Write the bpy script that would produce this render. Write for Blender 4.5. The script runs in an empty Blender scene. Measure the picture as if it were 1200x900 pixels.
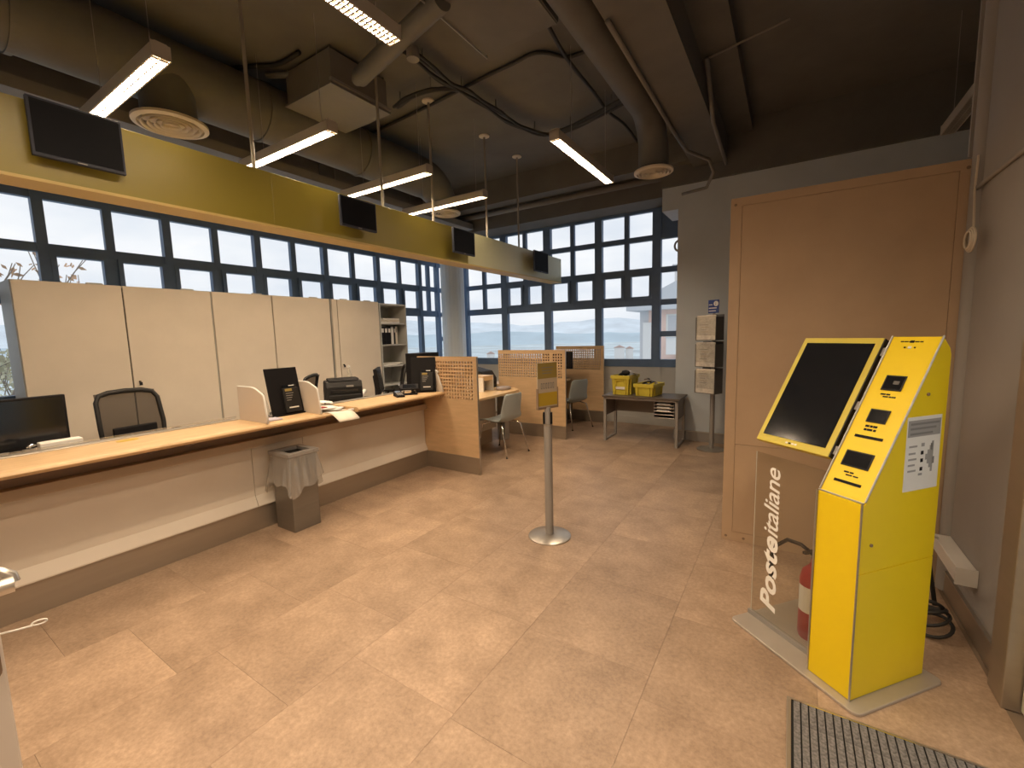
import bpy, bmesh, math, random
from mathutils import Matrix, Vector
random.seed(7)
sc = bpy.context.scene
COL = sc.collection
PI = math.pi

# ------------------------------------------------------------------ camera, world, exposure
CAM_H = 1.6
cam_d = bpy.data.cameras.new('camera'); cam_d.sensor_fit = 'HORIZONTAL'; cam_d.sensor_width = 36.0
cam_d.lens = 36.0 * 510.024 / 1200.0; cam_d.clip_start = 0.05; cam_d.clip_end = 9000
cam = bpy.data.objects.new('camera', cam_d); COL.objects.link(cam)
_y, _p, _r = 0.568919, 0.112053, 0.025905
fw = Vector((-math.sin(_y)*math.cos(_p), math.cos(_y)*math.cos(_p), -math.sin(_p)))
rt = Vector((math.cos(_y), math.sin(_y), 0)); dn = fw.cross(rt)
rt2 = rt*math.cos(_r) + dn*math.sin(_r); dn2 = -rt*math.sin(_r) + dn*math.cos(_r)
cm = Matrix((rt2, -dn2, -fw)).transposed().to_4x4(); cm.translation = (0, 0, CAM_H)
cam.matrix_world = cm; sc.camera = cam

w = bpy.data.worlds.new('overcast_sky'); sc.world = w; w.use_nodes = True
nt = w.node_tree; bg = nt.nodes['Background']
tc = nt.nodes.new('ShaderNodeTexCoord'); mp = nt.nodes.new('ShaderNodeMapping'); mp.inputs['Scale'].default_value = (2.0, 2.0, 7.0)
nz = nt.nodes.new('ShaderNodeTexNoise'); nz.inputs['Scale'].default_value = 2.2; nz.inputs['Detail'].default_value = 7
cr = nt.nodes.new('ShaderNodeValToRGB')
cr.color_ramp.elements[0].position = 0.30; cr.color_ramp.elements[0].color = (0.68, 0.73, 0.80, 1)
cr.color_ramp.elements[1].position = 0.70; cr.color_ramp.elements[1].color = (0.88, 0.89, 0.90, 1)
nt.links.new(tc.outputs['Generated'], mp.inputs['Vector']); nt.links.new(mp.outputs[0], nz.inputs['Vector'])
nt.links.new(nz.outputs['Fac'], cr.inputs[0]); nt.links.new(cr.outputs[0], bg.inputs[0])
bg.inputs[1].default_value = 1.20

LAMP_W = 88.0                     # watts of each suspended fluorescent fixture
LAMP_COL = (1.0, 0.77, 0.53)
vs = sc.view_settings; vs.view_transform = 'Standard'; vs.look = 'None'; vs.gamma = 1.0; vs.use_curve_mapping = False
vs.exposure = 0.0
sc.cycles.use_denoising = True
sc.cycles.max_bounces = 8; sc.cycles.diffuse_bounces = 5; sc.cycles.transparent_max_bounces = 24
sc.cycles.caustics_reflective = False; sc.cycles.caustics_refractive = False; sc.cycles.sample_clamp_indirect = 4.0

# ------------------------------------------------------------------ materials
MATS = {}
def mat(name, col, rough=0.6, metal=0.0, var=0.0, scale=6.0, stretch=(1, 1, 1), bump=0.0, bscale=60.0, emit=None, spec=0.5, objrand=0.0, col2=None):
    if name in MATS: return MATS[name]
    m = bpy.data.materials.new(name); m.use_nodes = True; MATS[name] = m
    t = m.node_tree; b = t.nodes['Principled BSDF']
    b.inputs['Base Color'].default_value = (*col, 1); b.inputs['Roughness'].default_value = rough
    b.inputs['Metallic'].default_value = metal; b.inputs['Specular IOR Level'].default_value = spec
    if var or bump or objrand:
        tcn = t.nodes.new('ShaderNodeTexCoord'); mpn = t.nodes.new('ShaderNodeMapping'); mpn.inputs['Scale'].default_value = stretch
        t.links.new(tcn.outputs['Object'], mpn.inputs['Vector'])
        vec = mpn.outputs[0]
        oi = None
        if objrand:
            oi = t.nodes.new('ShaderNodeObjectInfo'); ad = t.nodes.new('ShaderNodeVectorMath'); ad.operation = 'MULTIPLY_ADD'
            cb = t.nodes.new('ShaderNodeCombineXYZ')
            for i in range(3): t.links.new(oi.outputs['Random'], cb.inputs[i])
            t.links.new(cb.outputs[0], ad.inputs[0]); ad.inputs[1].default_value = (37, 53, 71); t.links.new(vec, ad.inputs[2]); vec = ad.outputs[0]
        if var:
            n = t.nodes.new('ShaderNodeTexNoise'); n.inputs['Scale'].default_value = scale; n.inputs['Detail'].default_value = 6; n.inputs['Roughness'].default_value = 0.62
            t.links.new(vec, n.inputs['Vector'])
            rp = t.nodes.new('ShaderNodeValToRGB'); rp.color_ramp.elements[0].position = 0.3; rp.color_ramp.elements[1].position = 0.7
            c2 = col2 or tuple(min(1, c*(1+var)) for c in col)
            rp.color_ramp.elements[0].color = (*[c*(1-var) for c in col], 1); rp.color_ramp.elements[1].color = (*c2, 1)
            t.links.new(n.outputs['Fac'], rp.inputs[0]); out = rp.outputs[0]
            if objrand:
                hs = t.nodes.new('ShaderNodeHueSaturation'); mr = t.nodes.new('ShaderNodeMapRange')
                mr.inputs['To Min'].default_value = 1-objrand; mr.inputs['To Max'].default_value = 1+objrand
                t.links.new(oi.outputs['Random'], mr.inputs[0]); t.links.new(mr.outputs[0], hs.inputs['Value']); t.links.new(out, hs.inputs['Color']); out = hs.outputs[0]
            t.links.new(out, b.inputs['Base Color'])
        if bump:
            n2 = t.nodes.new('ShaderNodeTexNoise'); n2.inputs['Scale'].default_value = bscale; n2.inputs['Detail'].default_value = 4
            t.links.new(vec, n2.inputs['Vector']); bp = t.nodes.new('ShaderNodeBump'); bp.inputs['Strength'].default_value = bump; bp.inputs['Distance'].default_value = 0.01
            t.links.new(n2.outputs['Fac'], bp.inputs['Height']); t.links.new(bp.outputs[0], b.inputs['Normal'])
    if emit:
        b.inputs['Emission Color'].default_value = (*emit[0], 1); b.inputs['Emission Strength'].default_value = emit[1]
    return m
def sheet(name, tint, alpha, rough=0.05, haze=0.0):
    """thin clear sheet: tinted see-through, a little gloss, optional milky part"""
    m = bpy.data.materials.new(name); m.use_nodes = True; MATS[name] = m
    t = m.node_tree; t.nodes.remove(t.nodes['Principled BSDF']); out = t.nodes['Material Output']
    tr = t.nodes.new('ShaderNodeBsdfTransparent'); tr.inputs[0].default_value = (*tint, 1)
    gl = t.nodes.new('ShaderNodeBsdfGlossy'); gl.inputs['Roughness'].default_value = rough; gl.inputs[0].default_value = (0.9, 0.9, 0.9, 1)
    mx = t.nodes.new('ShaderNodeMixShader'); mx.inputs[0].default_value = alpha
    t.links.new(tr.outputs[0], mx.inputs[1]); t.links.new(gl.outputs[0], mx.inputs[2]); last = mx
    if haze:
        df = t.nodes.new('ShaderNodeBsdfDiffuse'); df.inputs[0].default_value = (0.8, 0.78, 0.75, 1)
        m2 = t.nodes.new('ShaderNodeMixShader'); m2.inputs[0].default_value = haze
        t.links.new(mx.outputs[0], m2.inputs[1]); t.links.new(df.outputs[0], m2.inputs[2]); last = m2
    t.links.new(last.outputs[0], out.inputs[0]); return m
def floor_mat():
    m = mat('floor_vinyl', (0.365, 0.253, 0.172), 0.40, var=0.19, scale=3.6, bump=0.12, bscale=130, objrand=0.085, col2=(0.465, 0.332, 0.232))
    t = m.node_tree; b = t.nodes['Principled BSDF']
    src = b.inputs['Base Color'].links[0].from_socket
    n = t.nodes.new('ShaderNodeTexNoise'); n.inputs['Scale'].default_value = 48; n.inputs['Detail'].default_value = 8; n.inputs['Roughness'].default_value = 0.7
    t.links.new(t.nodes['Texture Coordinate'].outputs['Object'], n.inputs['Vector'])
    rp = t.nodes.new('ShaderNodeValToRGB'); rp.color_ramp.elements[0].position = 0.34; rp.color_ramp.elements[1].position = 0.66
    rp.color_ramp.elements[0].color = (0.78, 0.76, 0.74, 1); rp.color_ramp.elements[1].color = (1.12, 1.12, 1.12, 1)
    t.links.new(n.outputs['Fac'], rp.inputs[0])
    mx = t.nodes.new('ShaderNodeMix'); mx.data_type = 'RGBA'; mx.blend_type = 'MULTIPLY'; mx.inputs[0].default_value = 1.0
    t.links.new(src, mx.inputs[6]); t.links.new(rp.outputs[0], mx.inputs[7]); t.links.new(mx.outputs[2], b.inputs['Base Color'])
    return m
M_FLOOR = floor_mat()
M_CEIL = mat('dark_ceiling_paint', (0.145, 0.137, 0.125), 0.85, var=0.12, scale=2.0, bump=0.1, bscale=40)
M_DUCT = mat('dark_painted_metal', (0.14, 0.133, 0.12), 0.6, var=0.12, scale=3.0)
M_DUCT2 = mat('grey_painted_sheet', (0.20, 0.185, 0.165), 0.55, var=0.08, scale=3.0)
M_CABLE = mat('black_cable', (0.025, 0.024, 0.023), 0.6)
M_GREYW = mat('grey_wall_paint', (0.55, 0.60, 0.65), 0.8, var=0.05, scale=1.5, bump=0.05)
M_SILL = mat('pale_grey_paint', (0.52, 0.51, 0.48), 0.75, var=0.04, scale=1.5)
M_BEIGE = mat('beige_wall_paint', (0.33, 0.31, 0.29), 0.8, var=0.05, scale=1.5, bump=0.05)
M_FRAME = mat('dark_blue_window_frame', (0.110, 0.175, 0.290), 0.5, var=0.1)
M_GLASS = sheet('window_glass', (0.97, 0.975, 0.98), 0.012)
M_CLEAR = sheet('clear_panel_glass', (0.90, 0.90, 0.87), 0.06)
M_ACRYL = sheet('clear_acrylic', (0.93, 0.93, 0.91), 0.10, 0.08, haze=0.10)
M_BAG = sheet('clear_bag_plastic', (0.90, 0.88, 0.84), 0.20, 0.16, haze=0.20)
M_MESH = sheet('chair_mesh_weave', (0.20, 0.18, 0.165), 0.02, 0.6, haze=0.015)
M_COLUMN = mat('light_grey_column', (0.78, 0.86, 0.93), 0.6, var=0.06, scale=1, stretch=(14, 14, 0.2))
M_MUST = mat('mustard_fascia_paint', (0.25, 0.20, 0.028), 0.33, spec=0.6, var=0.05, scale=1.2)
M_MUST2 = mat('cream_yellow_edge', (0.55, 0.41, 0.15), 0.5)
M_STEEL = mat('brushed_steel', (0.52, 0.48, 0.43), 0.38, 0.9, var=0.08, scale=2, stretch=(1, 1, 30))
M_KICK = mat('brushed_kick_plate', (0.42, 0.36, 0.29), 0.40, 0.75, var=0.04, scale=2, stretch=(1, 1, 12))
M_CHROME = mat('polished_metal', (0.75, 0.73, 0.70), 0.16, 1.0)
M_SATIN = mat('satin_metal', (0.72, 0.68, 0.63), 0.3, 0.9)
M_GREYM = mat('grey_powder_metal', (0.34, 0.32, 0.30), 0.5, 0.3)
M_LAMIN = mat('beige_laminate', (0.66, 0.60, 0.52), 0.55, var=0.03, scale=3)
M_CABIN = mat('cream_cabinet_laminate', (0.70, 0.62, 0.52), 0.55, var=0.03, scale=3, bump=0.03, bscale=200)
M_CSIDE = mat('grey_cabinet_side', (0.50, 0.50, 0.48), 0.55)
M_GAP = mat('dark_joint', (0.10, 0.085, 0.07), 0.8)
M_BEECH = mat('beech_wood', (0.60, 0.41, 0.22), 0.42, var=0.13, scale=4, stretch=(5, 1, 5), bump=0.03)
M_BEECHP = mat('beech_panel', (0.60, 0.41, 0.23), 0.5, var=0.10, scale=3, stretch=(1.2, 1.2, 9), bump=0.02)
M_DESK = mat('pale_beech_desk', (0.66, 0.47, 0.26), 0.35, var=0.08, scale=4, stretch=(5, 1, 5))
M_BROWN = mat('brown_rail', (0.24, 0.165, 0.11), 0.5, var=0.1, scale=3)
M_MDF = mat('raw_mdf_board', (0.50, 0.36, 0.238), 0.75, var=0.07, scale=2.2, bump=0.05, bscale=220)
M_BLACK = mat('black_plastic', (0.010, 0.009, 0.010), 0.55, spec=0.15)
M_BLACK2 = mat('soft_black_plastic', (0.016, 0.015, 0.015), 0.55, spec=0.3)
M_SCREEN = mat('dark_screen_glass', (0.010, 0.011, 0.014), 0.12)
M_NAVY = mat('navy_screen_back', (0.022, 0.028, 0.048), 0.6)
M_TV = mat('matte_dark_screen', (0.008, 0.009, 0.012), 0.65, spec=0.10)
M_WHITE = mat('white_plastic', (0.78, 0.76, 0.72), 0.45)
M_PAPER = mat('white_paper', (0.80, 0.78, 0.74), 0.8, var=0.04, scale=8)
M_PAPER2 = mat('cream_paper', (0.74, 0.66, 0.55), 0.8, var=0.05, scale=8)
M_PRINT = mat('grey_print', (0.22, 0.21, 0.21), 0.8)
M_YEL = mat('yellow_kiosk_paint', (0.90, 0.66, 0.006), 0.38, var=0.02, scale=4, bump=0.02, bscale=300)
M_YELF = mat('pale_yellow_frame', (0.66, 0.54, 0.07), 0.4)
M_YELC = mat('yellow_crate_plastic', (0.66, 0.54, 0.06), 0.45, var=0.05, scale=8)
M_CHAIR = mat('grey_chair_shell', (0.38, 0.42, 0.42), 0.45)
M_RED = mat('red_paint', (0.36, 0.022, 0.022), 0.35)
M_BLUE = mat('blue_sign_print', (0.03, 0.06, 0.25), 0.5)
M_LOUV = mat('lamp_louvre', (0.35, 0.32, 0.28), 0.5)
M_GLOW = mat('lamp_tube_glow', (0.9, 0.85, 0.75), 0.4, emit=((1.0, 0.84, 0.62), 1.5))
M_LBODY = mat('lamp_housing', (0.46, 0.41, 0.35), 0.45)
M_ROD = mat('taupe_rod_paint', (0.30, 0.27, 0.23), 0.5)
M_DIFF = mat('cream_air_diffuser', (0.70, 0.62, 0.50), 0.5)
M_TABLE = mat('dark_table_top', (0.11, 0.088, 0.07), 0.45)
M_TABLE2 = mat('taupe_panel', (0.20, 0.165, 0.14), 0.55)
M_MATB = mat('charcoal_mat_carpet', (0.16, 0.15, 0.145), 0.95, var=0.45, scale=90, bump=0.5, bscale=160)
M_MATG = mat('black_mat_groove', (0.012, 0.012, 0.012), 0.9)
M_SMOKE = mat('smoke_grey_plastic', (0.10, 0.095, 0.09), 0.45)
M_PLATE = mat('grey_steel_plate', (0.50, 0.45, 0.39), 0.42, 0.5, var=0.05)
M_SIGNB = mat('olive_sign_print', (0.30, 0.22, 0.055), 0.5)
M_SIGNY = mat('yellow_sign_print', (0.50, 0.34, 0.03), 0.5)
M_SIGNW = mat('beige_sign_print', (0.50, 0.42, 0.32), 0.5)
M_WDOOR = mat('white_door_laminate', (0.66, 0.60, 0.55), 0.5)
M_BROCH = mat('brochure_paper', (0.80, 0.74, 0.67), 0.6, var=0.22, scale=22)

# ------------------------------------------------------------------ geometry helpers
WM = {}
def wmat(o): return WM.get(o.name, Matrix.Identity(4)) if o else Matrix.Identity(4)
class MB:
    def __init__(s): s.v = []; s.f = []
    def add(s, vs_, fs_):
        k = len(s.v); s.v += [tuple(p) for p in vs_]; s.f += [tuple(i+k for i in f) for f in fs_]; return s
    def box(s, x0, x1, y0, y1, z0, z1):
        return s.add([(x0,y0,z0),(x1,y0,z0),(x1,y1,z0),(x0,y1,z0),(x0,y0,z1),(x1,y0,z1),(x1,y1,z1),(x0,y1,z1)],
                     [(0,3,2,1),(4,5,6,7),(0,1,5,4),(1,2,6,5),(2,3,7,6),(3,0,4,7)])
    def obox(s, c, size, rz=0.0, rx=0.0, ry=0.0):
        m = Matrix.Translation(c) @ Matrix.Rotation(rz, 4, 'Z') @ Matrix.Rotation(ry, 4, 'Y') @ Matrix.Rotation(rx, 4, 'X')
        h = [d/2 for d in size]; b = MB().box(-h[0],h[0],-h[1],h[1],-h[2],h[2])
        return s.add([m @ Vector(p) for p in b.v], b.f)
    def tube(s, pts, r, n=8, cap=True):
        pts = [Vector(p) for p in pts]; rs = r if isinstance(r, (list, tuple)) else [r]*len(pts)
        rings = []; ref = None
        for i, p in enumerate(pts):
            d = (pts[min(i+1, len(pts)-1)] - pts[max(i-1, 0)]).normalized()
            if ref is None: ref = d.orthogonal().normalized()
            ref = (ref - d*ref.dot(d))
            ref = ref.normalized() if ref.length > 1e-6 else d.orthogonal().normalized()
            u = d.cross(ref)
            rings.append([p + (ref*math.cos(2*PI*k/n) + u*math.sin(2*PI*k/n))*rs[i] for k in range(n)])
        vs_ = [q for rg in rings for q in rg]; fs_ = []
        for i in range(len(pts)-1):
            for k in range(n): fs_.append((i*n+k, i*n+(k+1)%n, (i+1)*n+(k+1)%n, (i+1)*n+k))
        if cap: fs_ += [tuple(reversed(range(n))), tuple(range((len(pts)-1)*n, len(pts)*n))]
        return s.add(vs_, fs_)
    def lathe(s, prof, c=(0, 0, 0), n=28, cap=True):
        vs_ = []; fs_ = []
        for (r, z) in prof:
            for k in range(n): vs_.append((c[0]+r*math.cos(2*PI*k/n), c[1]+r*math.sin(2*PI*k/n), c[2]+z))
        for i in range(len(prof)-1):
            for k in range(n): fs_.append((i*n+k, i*n+(k+1)%n, (i+1)*n+(k+1)%n, (i+1)*n+k))
        if cap:
            if prof[0][0] > 1e-5: fs_.append(tuple(reversed(range(n))))
            if prof[-1][0] > 1e-5: fs_.append(tuple(range((len(prof)-1)*n, len(prof)*n)))
        return s.add(vs_, fs_)
    def prism(s, poly, axis, a, b):
        """poly: 2-D points; axis 'x','y','z' = extrusion axis from a to b"""
        def P3(p, h): return {'x': (h, p[0], p[1]), 'y': (p[0], h, p[1]), 'z': (p[0], p[1], h)}[axis]
        n = len(poly); vs_ = [P3(p, a) for p in poly] + [P3(p, b) for p in poly]
        fs_ = [tuple(reversed(range(n))), tuple(range(n, 2*n))] + [(i, (i+1) % n, n+(i+1) % n, n+i) for i in range(n)]
        return s.add(vs_, fs_)
    def grid(s, rows):
        nr, nc = len(rows), len(rows[0]); vs_ = [p for r in rows for p in r]
        return s.add(vs_, [(i*nc+j, i*nc+j+1, (i+1)*nc+j+1, (i+1)*nc+j) for i in range(nr-1) for j in range(nc-1)])
    def build(s, name, m, parent=None, local=False, smooth=False, bevel=0.0, solid=0.0, auto=False):
        me = bpy.data.meshes.new(name)
        vs_ = s.v
        if parent is not None and not local:
            inv = wmat(parent).inverted(); vs_ = [inv @ Vector(p) for p in s.v]
        me.from_pydata([tuple(p) for p in vs_], [], s.f); me.update()
        bm = bmesh.new(); bm.from_mesh(me); bmesh.ops.recalc_face_normals(bm, faces=bm.faces); bm.to_mesh(me); bm.free()
        me.materials.append(m)
        o = bpy.data.objects.new(name, me); COL.objects.link(o)
        if parent is not None: o.parent = parent; WM[o.name] = wmat(parent)
        if solid:
            md = o.modifiers.new('thickness', 'SOLIDIFY'); md.thickness = solid; md.offset = 0
        if bevel:
            md = o.modifiers.new('edge', 'BEVEL'); md.width = bevel; md.segments = 2; md.limit_method = 'ANGLE'; md.angle_limit = 0.7
        if smooth:
            for p in me.polygons: p.use_smooth = True
            if auto:
                try: me.set_sharp_from_angle(angle=math.radians(40))
                except Exception: pass
        return o
def box(name, m, parent, x0, x1, y0, y1, z0, z1, bevel=0.0, local=False):
    return MB().box(x0, x1, y0, y1, z0, z1).build(name, m, parent, local=local, bevel=bevel)
def thing(name, label, cat, loc=(0, 0, 0), rz=0.0, group=None, kind=None):
    o = bpy.data.objects.new(name, None); o.empty_display_size = 0.1; COL.objects.link(o)
    o.location = loc; o.rotation_euler = (0, 0, rz); tag(o, label, cat, group, kind)
    WM[o.name] = Matrix.Translation(loc) @ Matrix.Rotation(rz, 4, 'Z'); return o
def tag(o, label=None, cat=None, group=None, kind=None):
    if label: o['label'] = label
    if cat: o['category'] = cat
    if group: o['group'] = group
    if kind: o['kind'] = kind
    return o
def struct(o, label=None, cat=None): return tag(o, label, cat, None, 'structure')
def copy_tree(o, loc=None, rz=None, label=None, group=None, parent=None):
    c = o.copy(); COL.objects.link(c)
    if parent is not None: c.parent = parent
    for ch in [q for q in o.children]: copy_tree(ch, parent=c)
    if loc is not None: c.location = loc
    if rz is not None: c.rotation_euler = (0, 0, rz)
    if label: c['label'] = label
    if group: c['group'] = group
    return c
def text(name, body, m, parent, mtx, size, shear=0.0, offset=0.0, width=None, extrude=0.0006, local=True, space=1.0):
    """letters as a thin mesh; mtx maps text plane (x right, y up, z out) to the parent's local space"""
    cu = bpy.data.curves.new(name, 'FONT'); cu.body = body; cu.size = size; cu.shear = shear; cu.offset = offset; cu.extrude = extrude; cu.space_character = space
    cu.resolution_u = 3
    tmp = bpy.data.objects.new(name, cu); COL.objects.link(tmp)
    dg = bpy.context.evaluated_depsgraph_get(); me = bpy.data.meshes.new_from_object(tmp.evaluated_get(dg))
    bpy.data.objects.remove(tmp); bpy.data.curves.remove(cu)
    xs = [v.co.x for v in me.vertices]
    k = (width/(max(xs)-min(xs))) if width else 1.0; x0 = min(xs)
    for v in me.vertices: v.co.x = (v.co.x-x0)*k
    if not local and parent is not None: mtx = wmat(parent).inverted() @ mtx
    me.transform(mtx); me.materials.clear(); me.materials.append(m)
    o = bpy.data.objects.new(name, me); COL.objects.link(o)
    if parent is not None: o.parent = parent; WM[o.name] = wmat(parent)
    return o
def basis(x, y, o):
    x = Vector(x); y = Vector(y); z = x.cross(y); m = Matrix((x, y, z)).transposed().to_4x4(); m.translation = o; return m
def arc(c, r, a0, a1, n, plane='xz', other=0.0):
    out = []
    for i in range(n+1):
        a = a0+(a1-a0)*i/n; u, v = c[0]+r*math.cos(a), c[1]+r*math.sin(a)
        out.append({'xz': (u, other, v), 'yz': (other, u, v), 'xy': (u, v, other)}[plane])
    return out
def rrect(x0, x1, y0, y1, r, n=4):
    out = []
    for cx, cy, a in ((x1-r, y0+r, -PI/2), (x1-r, y1-r, 0), (x0+r, y1-r, PI/2), (x0+r, y0+r, PI)):
        for i in range(n+1): out.append((cx+r*math.cos(a+PI/2*i/n), cy+r*math.sin(a+PI/2*i/n)))
    return out

# ------------------------------------------------------------------ the setting
CEIL = 4.25; YF = -0.80; XW = -6.50; YW = 7.55; XR = 0.845
fl = MB().box(XW-0.3, XR+0.12, YF-0.2, YW+0.3, -0.12, -0.004).box(XR+0.12, 3.3, 3.5, YW+0.3, -0.12, -0.004).build('floor', mat('floor_joint', (0.22, 0.16, 0.11), 0.8)); struct(fl, 'brown mottled vinyl tile floor', 'floor')
P_ = 0.655; tile_mesh = None; offs = {0: 1.90, -1: 1.27, -2: 1.58, -3: 0.75, -4: 1.15, -5: 0.30, -6: 0.9, 1: 1.10, 2: 0.62}
for cidx in range(-6, 3):
    x1 = -0.495 + cidx*P_; x0 = x1-P_
    o0 = offs[cidx] % P_
    y = o0 - P_*2
    while y < YW:
        if y+P_ > YF and not (cidx > 1 and (x0 > XR or y > 3.7)):
            if tile_mesh is None:
                t = MB().box(-P_/2+0.0006, P_/2-0.0006, -P_/2+0.0006, P_/2-0.0006, -0.004, 0.0).build('floor_tile', M_FLOOR, fl, local=True); tile_mesh = t.data
            else:
                t = bpy.data.objects.new('floor_tile', tile_mesh); COL.objects.link(t); t.parent = fl
            t.location = ((x0+x1)/2, y+P_/2, 0)
        y += P_
struct(MB().box(XW-0.3, XR+0.12, YF-0.2, YW+0.3, CEIL, CEIL+0.15).box(XR+0.12, 3.3, 3.56, YW+0.3, CEIL, CEIL+0.15).build('ceiling', M_CEIL), 'dark painted ceiling slab', 'ceiling')
struct(box('wall_left', M_SILL, None, XW-0.12, XW+0.05, YF-0.2, YW+0.1, 0, 1.00))
struct(box('wall_back', M_SILL, None, XW+0.05, -1.40, YW-0.05, YW+0.12, 0, 1.00))
struct(box('wall_front', M_BEIGE, None, XW-0.12, XR+0.12, YF-0.14, YF, 0, CEIL))
wr = MB().box(XR, XR+0.12, 2.60, 3.445, 0, CEIL).box(XR, XR+0.12, 1.20, 2.60, 2.30, CEIL).box(XR, XR+0.12, YF, 1.20, 0, CEIL).build('wall_right', M_BEIGE)
struct(wr)
wp = MB().box(-1.40, 3.2, 6.65, YW+0.12, 0, 3.61).box(-1.62, -1.40, 6.65, 7.30, 3.30, 3.61).build('wall_pier', M_GREYW); struct(wp)
struct(MB().box(3.2, 3.3, 3.62, 6.65, 0, CEIL).box(XR+0.12, 3.3, 3.56, 3.62, 0, CEIL).build('wall_side', M_GREYW))
struct(MB().box(XW-0.2, XW+0.45, YF, YW+0.1, 3.60, CEIL).build('ceiling_beam', M_CEIL))
struct(MB().box(XW+0.45, -1.62, 7.0, YW+0.12, 3.60, CEIL).box(-1.62, 3.2, 6.60, YW+0.12, 3.61, CEIL).build('ceiling_beam', M_CEIL))
struct(MB().box(-1.20, -0.79, YF, 6.6, 3.80, CEIL).build('ceiling_beam', M_CEIL)); struct(MB().box(-0.79, -0.50, YF, 6.6, 4.10, CEIL).build('ceiling_beam', M_CEIL))
struct(MB().box(XW+0.45, -1.2, 6.45, 6.70, 3.86, CEIL).build('ceiling_beam', M_CEIL))
colu = MB().lathe([(0.235, 0), (0.235, 3.6)], (-5.98, 7.15, 0), 40)
co = colu.build('column', M_COLUMN, smooth=True, auto=True); struct(co, 'round pale grey column in the window corner', 'column')
for k in range(10):
    a = -PI/2 + (k-4.5)*0.33 + 0.6
    p = (-5.98+0.236*math.cos(a), 7.15+0.236*math.sin(a))
    MB().tube([(p[0], p[1], 0), (p[0], p[1], 3.6)], 0.006, 6).build('cover_strip', M_COLUMN, co)
struct(box('pavement', mat('grey_paving', (0.45, 0.44, 0.42), 0.9, var=0.1, scale=2), None, XR+0.12, 9.0, -6.0, 3.5, -0.14, -0.02), 'grey paving outside the entrance door', 'pavement')
# baseboards
bb = MB().box(-1.40, -0.5, 6.63, 6.65, 0, 0.14).box(-1.42, -1.40, 6.65, 7.5, 0, 0.14).build('baseboard_back', M_GREYM); struct(bb)
MB().box(-1.40, -0.5, 6.625, 6.65, 0.135, 0.145).build('baseboard_cap', M_STEEL, bb)
b2 = box('baseboard_window', M_SILL, None, XW+0.05, -1.42, YW-0.065, YW-0.05, 0, 0.13); struct(b2)
b3 = box('baseboard_right', M_KICK, None, XR-0.012, XR, 2.625, 3.44, 0, 0.13); struct(b3)
box('baseboard_cap', M_STEEL, b3, XR-0.016, XR, 2.625, 3.44, 0.13, 0.137)

# windows -----------------------------------------------------------
def window(name, label, axis, fixed, mains, subs_fn, lo, hi, sash_cells, narrow):
    """axis 'x' runs along x at y=fixed, 'y' runs along y at x=fixed; interior side is -y or +x"""
    root = thing(name, label, 'window', kind='structure')
    def bar(nm, a0, a1, z0, z1, d0=-0.035, d1=0.035, m=M_FRAME, parent=root):
        if axis == 'x': b = MB().box(a0, a1, fixed-d1, fixed-d0, z0, z1)
        else: b = MB().box(fixed+d0, fixed+d1, a0, a1, z0, z1)
        return b.build(nm, m, parent)
    def pane(a0, a1, z0, z1): bar('pane', a0, a1, z0, z1, -0.004, 0.004, M_GLASS)
    bar('bottom_rail', lo, hi, 1.00, 1.13, -0.04, 0.06); bar('top_rail', lo, hi, 3.555, 3.60)
    for c, wd in mains: bar('mullion', c-wd/2, c+wd/2, 1.13, 3.555, -0.04, 0.05)
    cells = [(mains[i][0]+mains[i][1]/2, mains[i+1][0]-mains[i+1][1]/2) for i in range(len(mains)-1)]
    for i, (a0, a1) in enumerate(cells):
        if i in narrow:
            zs = [1.13, 1.555, 2.08, 2.605, 3.14, 3.555]
            for z in zs[1:-1]: bar('transom', a0, a1, z-0.045, z+0.045)
            for j in range(4 if i == 5 else 5): pane(a0, a1, zs[j]+(0.045 if j else 0), zs[j+1]-(0.045 if j < 4 else 0))
            if i == 5: bar('blind_panel', a0, a1, 3.185, 3.555, -0.01, 0.01)
            continue
        bar('transom', a0, a1, 2.035, 2.155); bar('transom', a0, a1, 2.565, 2.655); bar('transom', a0, a1, 3.095, 3.18)
        pane(a0, a1, 1.13, 2.035)
        c = (a0+a1)/2; bar('mullion', c-0.04, c+0.04, 2.155, 3.555, -0.030, 0.030)
        for (q0, q1) in ((a0, c-0.04), (c+0.04, a1)):
            pane(q0, q1, 2.655, 3.095); pane(q0, q1, 3.18, 3.555)
            if i in sash_cells:
                s = MB()
                for (u0, u1, z0, z1) in ((q0, q0+0.045, 2.155, 2.565), (q1-0.045, q1, 2.155, 2.565), (q0+0.045, q1-0.045, 2.155, 2.19), (q0+0.045, q1-0.045, 2.53, 2.565)):
                    if axis == 'x': s.box(u0, u1, fixed-0.06, fixed+0.02, z0, z1)
                    else: s.box(fixed-0.02, fixed+0.06, u0, u1, z0, z1)
                s.build('sash_frame', M_FRAME, root); pane(q0+0.045, q1-0.045, 2.19, 2.53)
            else: pane(q0, q1, 2.155, 2.565)
    return root
window('window_1', 'tall dark framed grid window above the wall behind the cabinets', 'y', XW,
       [(YF-0.05, 0.08)] + [(1.30-0.54*2+1.08*k, 0.085) for k in range(0, 7)] + [(1.30+1.08*6-1.08+0.54+0.54-0.54, 0.08)][0:0] + [(7.24, 0.085), (7.52, 0.05)], None, YF-0.1, YW, set(range(2, 7)), {0, 8})
window('window_2', 'tall dark framed grid window behind the table with crates', 'x', YW,
       [(-6.45, 0.06), (-5.93, 0.09), (-4.935, 0.14), (-3.945, 0.15), (-2.92, 0.13), (-1.91, 0.14), (-1.30, 0.08)], None, XW, -1.25, {2, 3, 4}, {0, 5})

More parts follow.
